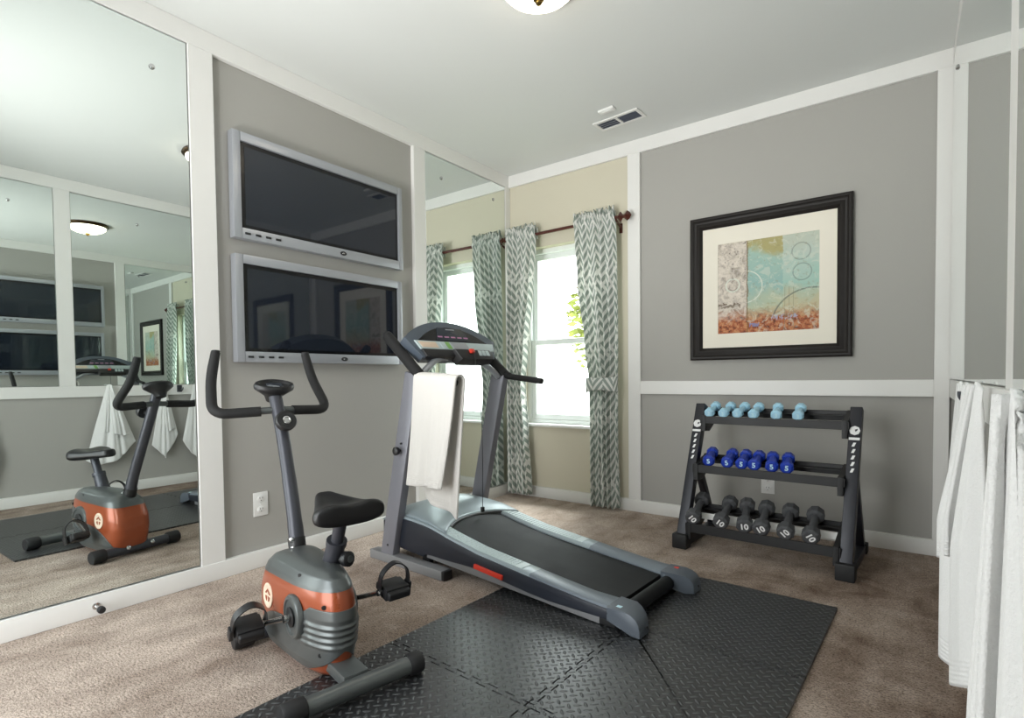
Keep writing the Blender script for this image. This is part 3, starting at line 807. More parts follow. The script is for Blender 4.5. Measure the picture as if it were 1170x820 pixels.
# hubs, cranks, pedals
HX, HZ = -.035, .178
for s in (1, -1):
    yb = BY + s * .079
    b = new(); m = axis_mat((HX, yb, HZ), (0, s, 0)); lathe(b, [(.067, 0), (.067, .010), (.062, .016), (.053, .0175), (.051, .013), (.02, .013), (.018, .018), (0, .019)], 36, m)
    obj('hub_cover', b, M['bike_grey'], bk)
    b = new(); lathe(b, [(.03, .016), (.03, .0185), (.024, .02), (0, .02)], 28, m); obj('hub_boss', b, M['black_plastic'], bk)
    yc = BY + s * .108
    p0 = V(HX, yc, HZ); p1 = V(HX + s * .148, yc + s * .018, HZ - s * .058)
    b = new(); tube(b, [p0, p0 * .65 + p1 * .35, p1], [.010, .0085, .0075], 10, True, 1, .7); lathe(b, [(.012, -.008), (.012, .008)], 12, axis_mat(p0, (0, s, 0))); lathe(b, [(.010, -.007), (.010, .007)], 12, axis_mat(p1, (0, s, 0)))
    cr_ = obj('crank_arm', b, M['chrome'], bk)
    # pedal, with its strap arched over the foot
    c = p1 + V(0, s * .048, 0)
    tilt = Matrix.Translation(c) @ Matrix.Rotation(R(-25 if s > 0 else -12), 4, 'Y')
    pd = bpy.data.objects.new('pedal', None); pd = None
    b = new(); box(b, (-.046, -.038, -.013), (.046, .038, .013), .007, 3, tilt); box(b, (-.03, -.04, -.019), (.03, .04, .019), .005, 2, tilt)
    tube(b, [p1 - V(0, s * .01, 0), c], .006, 8)
    pd = obj('pedal', b, M['rubber'], bk)
    b = new(); path = catmull([tilt @ V(*p) for p in ((0, -.042, -.012), (0, -.05, .022), (.004, -.04, .064), (.006, 0, .088), (.004, .04, .064), (0, .05, .022), (0, .042, -.012))], 6)
    secs = []
    for i, p in enumerate(path):
        a_ = path[max(0, i - 1)]; c_ = path[min(len(path) - 1, i + 1)]; tg = (c_ - a_).normalized(); wd = (tilt.to_3x3() @ V(1, 0, 0)).normalized(); nn = tg.cross(wd).normalized()
        hw_ = .013 if s > 0 else .010
        secs.append([p + wd * hw_ + nn * .0018, p - wd * hw_ + nn * .0018, p - wd * hw_ - nn * .0018, p + wd * hw_ - nn * .0018])
    loft(b, secs); obj('pedal_strap', b, M['black_plastic'], pd, smooth=50)
    b = new(); box(b, (-.014, s * .046, -.022), (.014, s * .058, .016), .003, 2, tilt); obj('strap_buckle', b, M['black_plastic'], pd)
# emblem disc on the left of the body
ET, EZ = 1.36, .190
pe = bsurf(ET, EZ); ne = (bsurf(ET + .04, EZ) - bsurf(ET - .04, EZ)).cross(V(0, 0, 1)).normalized(); ne = ne if ne.y > 0 else -ne
m = axis_mat(pe + V(0, BY, 0) - ne * .001, ne + V(0, 0, .05))
b = new(); lathe(b, [(.040, 0), (.040, .0026), (.034, .003), (.033, .0022), (0, .0022)], 30, m); em = obj('emblem', b, M['emblem'], bk)
b = new()
for poly in (((-.022, .006), (0, .022), (.022, .006), (.014, .004), (0, .013), (-.014, .004)), ((-.02, -.004), (-.004, -.002), (-.006, -.02), (-.014, -.016)), ((.02, -.004), (.004, -.002), (.006, -.02), (.014, -.016))):
    prism(b, poly, lambda x, y: m @ V(x, y, .002), lambda x, y: m @ V(x, y, .0034))
obj('emblem_mark', b, M['orange'], em, smooth=0)
# handlebar post, knob, console
b = new(); tube(b, catmull([(.205, .014, .275), (.245, .010, .40), (.315, .004, .56), (.380, 0, .70), (.43, 0, .80), (.452, 0, .842)], 6), [.0265] * 6 + [.025] * 6 + [.024] * 19, 18); po = obj('handlebar_post', b, M['bike_post'], bk)
b = new(); tube(b, [(.20, .014, .262), (.226, .012, .342)], .0295, 18); obj('post_sleeve', b, M['black_plastic'], po)
b = new()
b.free()
for q, zz in ((.213, .315), (.226, .343)):
    b = new(); lathe(b, [(.009, 0), (.009, .004), (.005, .007), (0, .008)], 12, axis_mat((q - .018, .034, zz), (-.75, .6, 0))); obj('post_bolt', b, M['chrome'], po)
b = new(); m = axis_mat((.372, .0, .735), (-.92, 0, .4)); lathe(b, [(.012, 0), (.012, .02), (.036, .022), (.038, .028), (.038, .042), (.034, .047), (.02, .047), (.018, .044), (.0, .044)], 26, m)
kn = obj('tension_knob', b, M['black_plastic'], bk)
b = new(); lathe(b, [(.015, .0455), (.015, .048), (.011, .05), (.010, .047), (.0, .047)], 20, m); obj('knob_ring', b, M['chrome'], kn)
cm = Matrix.Translation((.462, 0, .868)) @ Matrix.Rotation(R(-22), 4, 'Y')
def csec(z, rx, ry, x0=0): return [cm @ V(x0 + rx * math.cos(q) * (1 - .12 * math.sin(q) ** 2), ry * math.sin(q), z) for q in [2 * PI * k / 28 for k in range(28)]]
b = new(); loft(b, [csec(-.052, .024, .024), csec(-.028, .03, .034), csec(-.012, .042, .056), csec(.0, .05, .073), csec(.012, .05, .075), csec(.02, .046, .07), csec(.021, .036, .058), csec(.013, .031, .05)]); co = obj('console', b, M['black_plastic'], bk)
b = new(); box(b, (-.02, -.03, .012), (.018, .03, .0155), .002, 1, cm); obj('console_screen', b, M['screen'], co)
b = new(); prism(b, ((-.026, -.012), (-.012, .03), (-.004, .02), (-.02, -.012)), lambda x, y: cm @ V(x, y, .0135), lambda x, y: cm @ V(x, y, .0175)); obj('console_trim', b, M['silver'], co, smooth=0)
# handlebars: stub, foam
for s in (1, -1):
    b = new(); tube(b, [(.425, 0, .787), (.437, s * .075, .783)], .0135, 14); obj('handlebar_stub', b, M['bike_grey'], bk)
    pts = rounded([(.434, s * .058, .783), (.470, s * .215, .777), (.575, s * .192, .905), (.588, s * .170, 1.008)], .055, 7)
    b = new(); tube(b, pts, [.0185] * (len(pts) - 1) + [.0165], 16); hb = obj('handlebar_grip', b, M['foam_grip'], bk)
    b = new(); tube(b, [V(.5865, s * .1705, 1.0), V(.589, s * .1695, 1.014)], .015, 14); obj('grip_end', b, M['rubber'], hb)
# seat
def seat_sec(x):
    # x from rear -.085 to nose .145 (seat-local); half width, top height, dip, skirt
    f = (x + .085) / .23
    w_ = .118 * (1 - max(0, (f - .12) / .88) ** .85 * .78) if f > .12 else .118 * (.82 + .18 * (f / .12) ** .5)
    top = .030 + .018 * max(0, .35 - f) / .35 + .006 * math.sin(f * PI) * -1 + .008 * f
    pts = []
    n = 26
    for k in range(n):
        q = 2 * PI * k / n; c, s = math.cos(q), math.sin(q)
        y = w_ * math.copysign(abs(c) ** .75, c)
        if s >= 0: z = top * abs(s) ** .6 - .017 * math.exp(-(y / (.034)) ** 2) * (1 - .5 * f)
        else: z = -(.030 - .014 * f) * abs(s) ** .7 
        pts.append(V(x, y, z))
    return pts
xs = [-.085, -.078, -.06, -.03, 0, .03, .06, .09, .115, .135, .143]
b = new(); secs = []
for i, x in enumerate(xs):
    s_ = seat_sec(x)
    k = {0: .82, 10: .6}.get(i, 1.0)
    c = Vector((x, 0, 0)); secs.append([c + (p - c) * k for p in s_])
sm = Matrix.Translation((-.115, -.004, .500)) @ Matrix.Rotation(R(-4), 4, 'Y')
loft(b, [[sm @ p for p in s_] for s_ in secs]); bmesh.ops.bevel
seat = obj('seat', b, M['seat'], bk, smooth=60)
md = seat.modifiers.new('round', 'SUBSURF'); md.levels = 1; md.render_levels = 2
b = new(); tube(b, [(-.055, 0, .32), (-.125, 0, .478)], .0195, 18); sp_ = obj('seat_post', b, M['bike_post'], bk)
b = new(); tube(b, [(-.035, 0, .29), (-.085, 0, .395)], [.033, .028], 18); tube(b, [(-.081, 0, .384), (-.088, 0, .4)], .0315, 18); obj('seat_post_sleeve', b, M['bike_post'], sp_)
b = new(); m = axis_mat((-.085, -.012, .338), (-.9, -.35, .1)); lathe(b, [(.012, 0), (.012, .014), (.022, .016), (.024, .022), (.024, .036), (.018, .04), (0, .04)], 12, m); k2 = obj('adjustment_knob', b, M['black_plastic'], bk)
b = new(); lathe(b, [(.011, .039), (.011, .0415), (.008, .042), (.0075, .041), (0, .041)], 18, m); obj('knob_ring', b, M['bike_grey'], k2)

# ------------------------------------------------------------------ treadmill (local: +x to the tail, +y away from the camera)
tm = thing('treadmill', 'folding treadmill with grey uprights, black belt and arched console', 'treadmill', (.385, -1.603, 0), R(-3))
TW = .548
for k, yc in enumerate((-.012, TW + .045)):
    b = new(); box(b, (-.035, yc - .028, .001), (.49, yc + .028, .046), .006, 2); bf = obj('base_foot', b, M['tread_foot'], tm)
    b = new(); box(b, (.486, yc - .026, .003), (.506, yc + .026, .044), .004, 2); obj('end_cap', b, M['black_plastic'], bf)
    b = new(); m, L = orient((.083, yc, .035), (.243, yc, .925), (0, 1, 0))
    bar(b, (.092, yc, .035), (.300, yc, .925), .092, .046, .008, (0, 1, 0)); up = obj('upright', b, M['tread_grey'], tm)
    b = new(); lathe(b, [(.006, 0), (.006, .002), (0, .003)], 12, axis_mat((.105, yc - .023, .09), (0, -1, 0))); obj('bolt', b, M['black_plastic'], up)
    # padded handle then a plain bar towards the runner
    b = new(); tube(b, rounded([(.105, yc, 1.105), (.19, yc, 1.035), (.335, yc, .915)], .06), .0265, 14); hp = obj('handle_pad', b, M['foam_grip'], tm)
    b = new(); tube(b, rounded([(.32, yc, .925), (.37, yc, .905), (.46, yc, .895), (.57 if k == 0 else .585, yc, .879)], .05), [.020] * 4 + [.016] * (len(rounded([(.32, yc, .925), (.37, yc, .905), (.46, yc, .895), (.57 if k == 0 else .585, yc, .879)], .05)) - 4), 14); hr = obj('handrail', b, M['foam_grip'], tm)
    b = new(); tube(b, [(.105, yc, 1.105), (.093, yc, 1.116)], [.027, .021], 14); obj('pad_cap', b, M['rubber'], hp)
b = new(); lathe(b, [(.008, 0), (.008, .012), (.018, .014), (.02, .02), (.02, .03), (.014, .034), (0, .034)], 12, axis_mat((.212, -.035, .56), (0, -1, 0))); lathe(b, [(.005, 0), (.005, .008), (0, .009)], 10, axis_mat((.225, -.035, .595), (0, -1, 0))); obj('upright_knob', b, M['black_plastic'], tm)
# cross bar below the console
b = new(); tube(b, rounded([(.305, .01, .905), (.30, .06, .945), (.28, .15, 1.0), (.27, .30, 1.005), (.28, .42, 1.0), (.30, .52, .945), (.305, TW + .02, .905)], .05), .016, 14); obj('cross_bar', b, M['silver'], tm)
# console: arched slab leaning to the wall; uv in (across, up)
CN = Matrix.Translation((.298, .29, 1.012)) @ Matrix.Rotation(R(-32), 4, 'Y')
# local: x out to the runner, y across, z up the slope
def arch(n, w_, h0, h1): return [(-w_ + 2 * w_ * k / n, h0 + (h1 - h0) * (1 - (abs(-1 + 2 * k / n)) ** 2.2)) for k in range(n + 1)]
outer = [(-.255, -.012), (.255, -.012)] + [(y, z) for y, z in reversed(arch(24, .315, .10, .208))]
b = new(); prism(b, outer, lambda y, z: CN @ V(-.055, y * .97, z), lambda y, z: CN @ V(0, y, z), .006); cons = obj('console', b, M['console'], tm, smooth=35)
inner = [(-.245, .082), (.245, .082)] + [(y, z) for y, z in reversed(arch(20, .24, .082, .172))][1:-1]
b = new(); prism(b, inner, lambda y, z: CN @ V(-.002, y, z), lambda y, z: CN @ V(.003, y, z)); obj('console_face', b, M['black_gloss'], cons, smooth=0)
b = new(); prism(b, ((-.12, .088), (.12, .088), (.085, .166), (-.085, .166)), lambda y, z: CN @ V(.001, y, z), lambda y, z: CN @ V(.0065, y, z), .002); scn = obj('display', b, M['screen'], cons, smooth=30)
b = new(); prism(b, ((-.03, .154), (.03, .154), (.03, .159), (-.03, .159)), lambda y, z: CN @ V(.006, y, z), lambda y, z: CN @ V(.0075, y, z)); obj('display_badge', b, M['silver'], scn, smooth=0)
b = new()
for k in range(5): prism(b, ((-.105 + .045 * k, .105), (-.075 + .045 * k, .105), (-.075 + .045 * k, .112), (-.105 + .045 * k, .112)), lambda y, z: CN @ V(.006, y, z), lambda y, z: CN @ V(.008, y, z))
obj('display_keys', b, M['pink'], scn, smooth=0)
b = new(); prism(b, ((-.248, .032), (.27, .032), (.285, .08), (-.268, .08)), lambda y, z: CN @ V(-.002, y, z), lambda y, z: CN @ V(.007, y, z), .003); obj('control_strip', b, M['pale_panel'], cons, smooth=30)
for (ya, yb_, mt) in ((-.115, -.082, 'pale_panel'), (-.08, -.052, 'green'), (-.04, .07, 'silver')):
    b = new(); prism(b, ((ya + .012, .036), (yb_ + .012, .036), (yb_, .076), (ya, .076)), lambda y, z: CN @ V(.006, y, z), lambda y, z: CN @ V(.010, y, z), .0015); obj('control_key', b, M[mt], cons, smooth=30)
b = new(); prism(b, ((-.236, .04), (-.13, .04), (-.14, .073), (-.25, .073)), lambda y, z: CN @ V(.006, y, z), lambda y, z: CN @ V(.0085, y, z), .001); obj('control_label', b, M['emblem'], cons, smooth=30)
b = new(); prism(b, ((-.235, -.012), (.235, -.012), (.245, .03), (-.245, .03)), lambda y, z: CN @ V(-.03, y, z), lambda y, z: CN @ V(.012, y, z), .006); obj('console_lip', b, M['black_plastic'], cons, smooth=35)
b = new(); prism(b, ((-.035, -.04), (.20, -.04), (.20, .02), (-.06, .02)), lambda y, z: CN @ V(-.03, y, z), lambda y, z: CN @ V(.035, y, z), .008); kt = obj('key_tray', b, M['black_plastic'], cons, smooth=35)
b = new(); prism(b, ((.035, -.008), (.063, -.008), (.063, .014), (.035, .014)), lambda y, z: CN @ V(.034, y, z), lambda y, z: CN @ V(.05, y, z), .005); obj('safety_key', b, M['red'], kt, smooth=35)
b = new()
for q in range(3): prism(b, ((.10 + .028 * q, -.02), (.122 + .028 * q, -.02), (.122 + .028 * q, .012), (.10 + .028 * q, .012)), lambda y, z: CN @ V(.034, y, z), lambda y, z: CN @ V(.039, y, z), .002)
obj('tray_keys', b, M['pale_panel'], kt, smooth=35)
# safety cord hanging from the key to the deck
b = new(); tube(b, catmull([CN @ V(.05, .052, -.005), V(.39, .335, .78), V(.40, .335, .5), V(.405, .325, .25)], 8), .0017, 6); cd = obj('safety_cord', b, M['black_plastic'], tm)
b = new(); box(b, (.398, .316, .226), (.412, .334, .252), .003, 2); obj('cord_clip', b, M['black_plastic'], cd)
# deck side rails: top surface and dark flank, lofted along x
RT = [(.14, .236), (.24, .232), (.36, .222), (.50, .190), (.66, .160), (.85, .138), (1.05, .116), (1.22, .098), (1.32, .092)]
def rail_secs(side, x0, x1, top, th, wy0, wy1, drop):
    pass
def railz(x):
    for a, c in zip(RT, RT[1:]):
        if a[0] <= x <= c[0]: f = (x - a[0]) / (c[0] - a[0]); return a[1] * (1 - f) + c[1] * f
    return RT[0][1] if x < RT[0][0] else RT[-1][1]
def innerw(x): return .098 if x < 1.2 else .098 + .012 * min(1, (x - 1.2) / .1)
XA = [.14, .2, .26, .32, .38, .44, .5, .58, .66, .75, .85, .95, 1.05, 1.13, 1.2, 1.26, 1.32]
def ypos(k, y): return y if k == 0 else TW - y
for k in (0, 1):
    b = new(); secs = []
    for x in XA:
        z = railz(x); iw = innerw(x)
        secs.append([V(x, ypos(k, y), zz) for y, zz in ((.004, z - .016), (.006, z - .003), (.014, z), (iw - .012, z - .002), (iw, z - .010), (iw, z - .02))])
    n_ = XA.index(.95) + 1
    loft(b, secs[:n_]); rl = obj('side_rail', b, M['rail'], tm, smooth=40)
    b = new(); loft(b, secs[n_ - 1:]); obj('rear_rail', b, M['rail_slate'], tm, smooth=40)
    b = new(); secs = []
    for x in XA:
        z = railz(x); lowz = max(.045, z - (.15 if x < .3 else .15 - .075 * min(1, (x - .3) / .35)))
        secs.append([V(x, ypos(k, y), zz) for y, zz in ((0, lowz), (-.004, (z + lowz) / 2), (0, z - .012), (.02, z - .012), (.02, lowz))])
    loft(b, secs); obj('side_flank', b, M['rail_dark'], tm, smooth=40)
    # dimpled foot grip
    b = new(); secs = []
    for x in [.42 + .03 * q for q in range(17)]:
        z = railz(x) + .0012; secs.append([V(x, ypos(k, y), zz) for y, zz in ((.018, z - .004), (.018, z), (.082, z - .0015), (.082, z - .006))])
    loft(b, secs)
    for q in range(26):
        for r_ in range(5):
            x = .44 + q * .0168; y = .026 + r_ * .0115; z = railz(x) + .0012
            lathe(b, [(.0042, -.002), (.0034, .0016), (0, .002)], 6, Matrix.Translation((x, ypos(k, y), z)))
    obj('foot_grip', b, M['pale_panel'], rl, smooth=40)
    # rounded tail cap
    b = new(); prof_ = [(1.30, .093), (1.365, .091), (1.392, .086), (1.411, .075), (1.422, .058), (1.427, .036), (1.427, .0125), (1.395, .0125), (1.34, .032), (1.30, .042)]
    y0, y1 = (-.004, .110)
    prism(b, prof_, lambda x, z: V(x, ypos(k, y0), z), lambda x, z: V(x, ypos(k, y1 - .05 * max(0, (x - 1.36) / .08)), z), .004); ec = obj('tail_cap', b, M['cap_grey'], tm, smooth=35)
    b = new(); box(b, (1.325, ypos(k, .026) - .009, .0895), (1.345, ypos(k, .026) + .009, .0925), .001, 1); obj('cap_logo', b, M['pale_mark'] if k == 0 else M['red'], ec)
    b = new(); lathe(b, [(.005, 0), (.005, .002), (0, .002)], 10, axis_mat((1.433, ypos(k, .04), .04), (1, 0, .25))); obj('cap_screw', b, M['black_plastic'], ec)
b = new(); bar(b, (.66, -.004, .098), (.82, -.004, .083), .02, .014, .003, (0, 1, 0)); obj('red_warning_strip', b, M['red'], tm)
# belt over deck, rear roller
b = new()
def beltz(x): return railz(x) - .016
xsb = [.36, .44, .52, .6, .7, .8, .9, 1.0, 1.1, 1.2, 1.3]
secs = [[V(x, .085, beltz(x)), V(x, TW - .085, beltz(x)), V(x, TW - .085, beltz(x) - .014), V(x, .085, beltz(x) - .014)] for x in xsb]
loft(b, secs); tube(b, [(1.33, .108, .05), (1.33, TW - .108, .05)], .0285, 20); obj('belt', b, M['belt'], tm, smooth=40)
b = new(); box(b, (.42, .10, .06), (1.2, TW - .10, .075)); 
bb = [(0.40, .115), (1.28, .03), (1.28, .052), (.40, .15)]
b.free(); b = new(); prism(b, bb, lambda x, z: V(x, .1, z), lambda x, z: V(x, TW - .1, z)); obj('deck_board', b, M['black_plastic'], tm, smooth=0)
for k in (0, 1):
    b = new(); bar(b, (.33, ypos(k, .035), .075), (1.26, ypos(k, .035), .026), .03, .034, .003, (0, 1, 0)); obj('under_frame', b, M['tread_foot'], tm)
    b = new(); box(b, (1.255, ypos(k, .035) - .018, .0105), (1.325, ypos(k, .035) + .018, .044), .008, 2); obj('rear_foot', b, M['rubber'], tm)
# motor hood: low dome between the uprights, scooped edge against the belt
def hood(u, v):
    y = .016 + (TW - .032) * u; s = abs(2 * u - 1)
    xr = .36 + .11 * s ** 2.0
    x = .0 + (xr - .0) * v
    z = railz(max(.14, x)) + .005 + .026 * math.sin(PI * min(1, v * 1.1)) * (1 - s ** 4) - .012 * max(0, (v - .75) / .25) ** 1.5 * (1 - s) - .05 * max(0, .2 - v) / .2
    return V(x, y, z)
b = new(); grid(b, hood, 30, 20); hd = obj('motor_hood', b, M['rail'], tm, smooth=180); solidify(hd, .006, -1)
b = new(); prism(b, [(.0, .075), (.30, .055), (.40, .13), (.34, .205), (.05, .2), (.0, .185)], lambda x, z: V(x, .018, z), lambda x, z: V(x, TW - .018, z), .01); obj('motor_housing', b, M['rail_dark'], tm, smooth=30)
def hood2(u, v):
    y = .09 + (TW - .18) * u; s = abs(2 * u - 1); xr = .36 + .11 * s ** 2 + .004
    a = hood(( y - .016) / (TW - .032), 1.0); return V(a.x + .012 * v, a.y, a.z - .002 - .03 * v)
b = new(); grid(b, hood2, 30, 3); e_ = obj('hood_edge', b, M['black_plastic'], tm, smooth=180); solidify(e_, .004)
for k in (0, 1):
    b = new(); lathe(b, [(.026, -.012), (.028, -.008), (.028, .008), (.026, .012)], 18, axis_mat((.29, ypos(k, .06), .03), (0, 1, 0))); obj('transport_wheel', b, M['rubber'], tm)

# towel folded over the near handrail
tw = thing('towel', 'off-white towel draped over the near treadmill handrail', 'towel', (.385, -1.603, 0), R(-3), 'white terry towels')
RAILZ = .893
def drape(u, v):
    Lf, Lb = .50, .62; tot = Lf + Lb + .07
    s = v * tot                         # from front hem over the bar to the back hem
    ph = u * 9 + .6
    if s < Lf:
        d = Lf - s; k = d / Lf
        x = .325 + (.275 - .045 * k * u) * u - .05 * k + .008 * math.sin(3 * k); y = -.012 - .027 - .006 * k - .007 * k * math.sin(ph) - .005 * k * math.sin(ph * 2.2 + 1)
        z = RAILZ + .005 - d + .02 * k * u
    elif s < Lf + .07:
        q = (s - Lf) / .07 * PI
        x = .325 + .275 * u; y = -.012 - .027 * math.cos(q); z = RAILZ + .005 + .022 * math.sin(q)
    else:
        d = s - Lf - .07; k = d / Lb
        x = .325 + .275 * u - .02 * k * (1 - u) - .06 * k * u; y = -.012 + .027 + .012 * k + .014 * k * math.sin(ph + 1) ; z = RAILZ + .005 - d + .05 * k * (1 - u)
    z -= (u - .5) * .014
    return V(x, y, z)
b = new(); grid(b, drape, 40, 90, lambda u, v: (u, abs(v * 2 - 1))); o = obj('terry_cloth', b, M['towel_warm'], tw, smooth=180, fix=False); solidify(o, .012)
md = o.modifiers.new('soft', 'SUBSURF'); md.levels = 0; md.render_levels = 1

# ------------------------------------------------------------------ dumbbell rack (local: +x along the wall to the right, +y to the wall)
rk = thing('dumbbell_rack', 'black three-tier metal dumbbell rack against the picture wall', 'dumbbell rack', (1.564, -.611, 0), R(-3))
RX0, RX1 = .003, .745
def uy(z): return .02 + .30 * (z / .73)
for k, xc in enumerate((RX0, RX1)):
    sgn = -1 if k == 0 else 1
    b = new(); bar(b, (xc, .028, .03), (xc - sgn * .0, uy(.73), .735), .05, .055, .004, (0, 1, 0)); u_ = obj('upright', b, M['rack'], rk)
    b = new(); bar(b, (xc, .0, .022), (xc, .50, .022), .044, .04, .004); obj('floor_bar', b, M['rack'], rk)
    b = new(); box(b, (xc - .038, -.012, 0), (xc + .038, .058, .075), .006, 2); obj('foot_boot', b, M['rubber'], rk)
    b = new(); box(b, (xc - .028, .47, 0), (xc + .028, .525, .05), .005, 2); obj('foot_boot', b, M['rubber'], rk)
    b = new(); bar(b, (xc, .48, .035), (xc, uy(.44) + .03, .44), .036, .036, .003, (0, 1, 0)); obj('rear_leg', b, M['rack'], rk)
    # emblem and slashes on the front face
    dirv = (V(0, uy(.73), .735) - V(0, .028, .03)).normalized(); nrm = V(0, -dirv.z, dirv.y)
    base = V(xc, .028, .03) + nrm * .0277
    fm = Matrix((V(1, 0, 0), dirv, nrm)).transposed().to_4x4()
    def at(z): 
        f = (z - .03) / dirv.z; m_ = fm.copy(); m_.translation = base + dirv * f; return m_
    b = new(); lathe(b, [(.0225, 0), (.0225, .001), (0, .0012)], 8, at(.625)); em = obj('emblem', b, M['label_white'], u_, smooth=0)
    b = new(); m_ = at(.625); prism(b, ((.0, .004), (.012, .009), (.010, .0), (.003, -.006)), lambda x, y: m_ @ V(x, y, .001), lambda x, y: m_ @ V(x, y, .0018)); obj('emblem_mark', b, M['rack'], em, smooth=0)
    b = new(); m2 = at(.588); box(b, (-.022, -.006, 0), (.022, .006, .001), 0, 1, m2); obj('name_strip', b, M['label_white'], u_, smooth=0)
    b = new()
    for q in range(5):
        m3 = at(.562 - q * .0285); prism(b, ((-.009, -.0095), (.002, -.0095), (.009, .0095), (-.002, .0095)), lambda x, y: m3 @ V(x, y, 0), lambda x, y: m3 @ V(x, y, .001))
    obj('slash_marks', b, M['label_white'], u_, smooth=0)
# trays: (front y, front z, back y, back z)
TR = [(.25, .672, .36, .700), (.14, .421, .27, .446), (.04, .128, .21, .182)]
for i, (yf, zf, yb_, zb_) in enumerate(TR):
    b = new()
    hF = (.034, .036, .04)[i]
    box(b, (RX0 + .02, yf - .018, zf - hF), (RX1 - .02, yf - .012, zf + .006), .0015, 1)      # front lip
    box(b, (RX0 + .02, yf - .014, zf - .006), (RX1 - .02, yf + .016, zf), .0015, 1)
    box(b, (RX0 + .02, yb_ - .022, zb_ - .006), (RX1 - .02, yb_ + .022, zb_), .0015, 1)
    box(b, (RX0 + .02, yb_ + .018, zb_ - .03), (RX1 - .02, yb_ + .024, zb_ + .02), .0015, 1)
    tr_ = obj('shelf', b, M['rack_dark'], rk, smooth=0)
    for xc, s in ((RX0 + .032, 1), (RX1 - .032, -1)):
        b = new(); x0, x1 = xc - .006, xc + .006
        prism(b, ((yf - .022, zf - .075), (yf + .05, zf - .08), (yb_ + .03, zb_ - .06), (yb_ + .03, zb_ + .022), (yf + .02, zf + .012), (yf - .022, zf + .01)), lambda y, z: V(x0 - .012 * (s < 0), y, z), lambda y, z: V(x1 + .012 * (s > 0), y, z), .002)
        obj('shelf_bracket', b, M['rack_dark'], tr_, smooth=30)
b = new(); box(b, (RX0 + .05, .045, .134), (RX1 - .04, .0465, .160)); 
b.free()
yl = (TR[2][0] + TR[2][2]) / 2
b = new(); m_ = Matrix.Translation((0, .155, .150)) @ Matrix.Rotation(R(-25), 4, 'X'); box(b, (RX0 + .05, -.001, -.016), (RX1 - .05, .001, .016), 0, 1, m_); obj('white_label_strip', b, M['label_white'], rk, smooth=0)

# ------------------------------------------------------------------ dumbbells
def dumbbell(kind, p, q, label, group, number, roll):
    """p front head centre, q back head centre (rack-local)"""
    rad, hl, hr, mat, mk, ns = kind
    p = V(*p); q = V(*q); d = (q - p); L = d.length; d.normalize()
    t = thing('dumbbell', label, 'dumbbell', (0, 0, 0), 0, group)
    rm = Matrix.Translation((1.564, -.611, 0)) @ Matrix.Rotation(R(-3), 4, 'Z')
    m, _ = orient(p, q); m.translation = (p + q) / 2
    t.matrix_world = rm @ m
    t.rotation_mode = 'XYZ'
    b = new(); lathe(b, [(hr, -L / 2), (hr * 1.12, -L * .22), (hr * 1.2, 0), (hr * 1.12, L * .22), (hr, L / 2)], 14); obj('handle', b, mat, t)
    for s in (-1, 1):
        b = new(); c = s * L / 2; e = .006
        ph = PI / 8 + roll
        lathe(b, [(rad * .72, c - hl / 2), (rad, c - hl / 2 + .008), (rad, c + hl / 2 - .008), (rad * .72, c + hl / 2)], 8, Matrix(), ph); hd_ = obj('head', b, mat, t, smooth=20)
        if s < 0:
            mm = Matrix.Translation((0, 0, c - hl / 2 - .0001)) @ Matrix.Rotation(PI, 4, 'X') @ Matrix.Rotation(PI + roll, 4, 'Z')
            text_mesh('number_marking', number, ns, mk, hd_, mm)
    return t
KL = (.027, .042, .012, M['lightblue'], M['pale_mark'], .026)
KB = (.031, .047, .0165, M['blue'], M['pale_mark'], .034)
KG = (.039, .060, .0155, M['charcoal'], M['label_white'], .040)
t1 = [(.07, .065), (.145, .147), (.218, .221), (.297, .293), (.406, .388), (.506, .495)]
t2 = [(.105, .078), (.20, .185), (.272, .255), (.333, .32), (.413, .386), (.481, .459)]
t3 = [(.061, .040), (.203, .188), (.315, .276), (.393, .370), (.50, .481), (.606, .591)]
ords = ['first', 'second', 'third', 'fourth', 'fifth', 'sixth']
for i in range(6):
    o = ords[i] + ' from the left'
    dumbbell(KL, (t1[i][0], .25, .6985), (t1[i][1], .36, .7265), 'light blue dumbbell on the top shelf, %s' % o, 'light blue dumbbells on the top shelf', '3', 0)
    dumbbell(KB, (t2[i][0], .14, .4535), (t2[i][1], .27, .477), 'dark blue dumbbell on the middle shelf, %s' % o, 'dark blue dumbbells on the middle shelf', '5', (.1, .15, -.1, .0, .1, -.05)[i])
    dumbbell(KG, (t3[i][0], .04, .170), (t3[i][1], .22, .2215), 'charcoal dumbbell on the bottom shelf, %s' % o, 'charcoal dumbbells on the bottom shelf', '10', (-.8, -.6, .1, .5, .75, -.9)[i])

# ------------------------------------------------------------------ hooks and hanging towels on the right wall
def hook(y, label):
    t = thing('wall_hook', label, 'hook', (W - T, y, .835), 0, 'robe hooks on the right rail')
    b = new(); box(b, (-.006, -.02, -.03), (0, .02, .03), .003, 2); obj('hook_plate', b, M['bike_post'], t)
    for s in (-1, 1):
        b = new(); tube(b, catmull([(-.004, s * .006, -.005), (-.018, s * .012, -.018), (-.027, s * .018, -.005), (-.028, s * .020, .010)], 6), .0045, 8); obj('prong', b, M['bike_post'], t)
    return t
for y, l in ((-1.32, 'dark double robe hook left bare beside a hanging towel'),): hook(y, l)

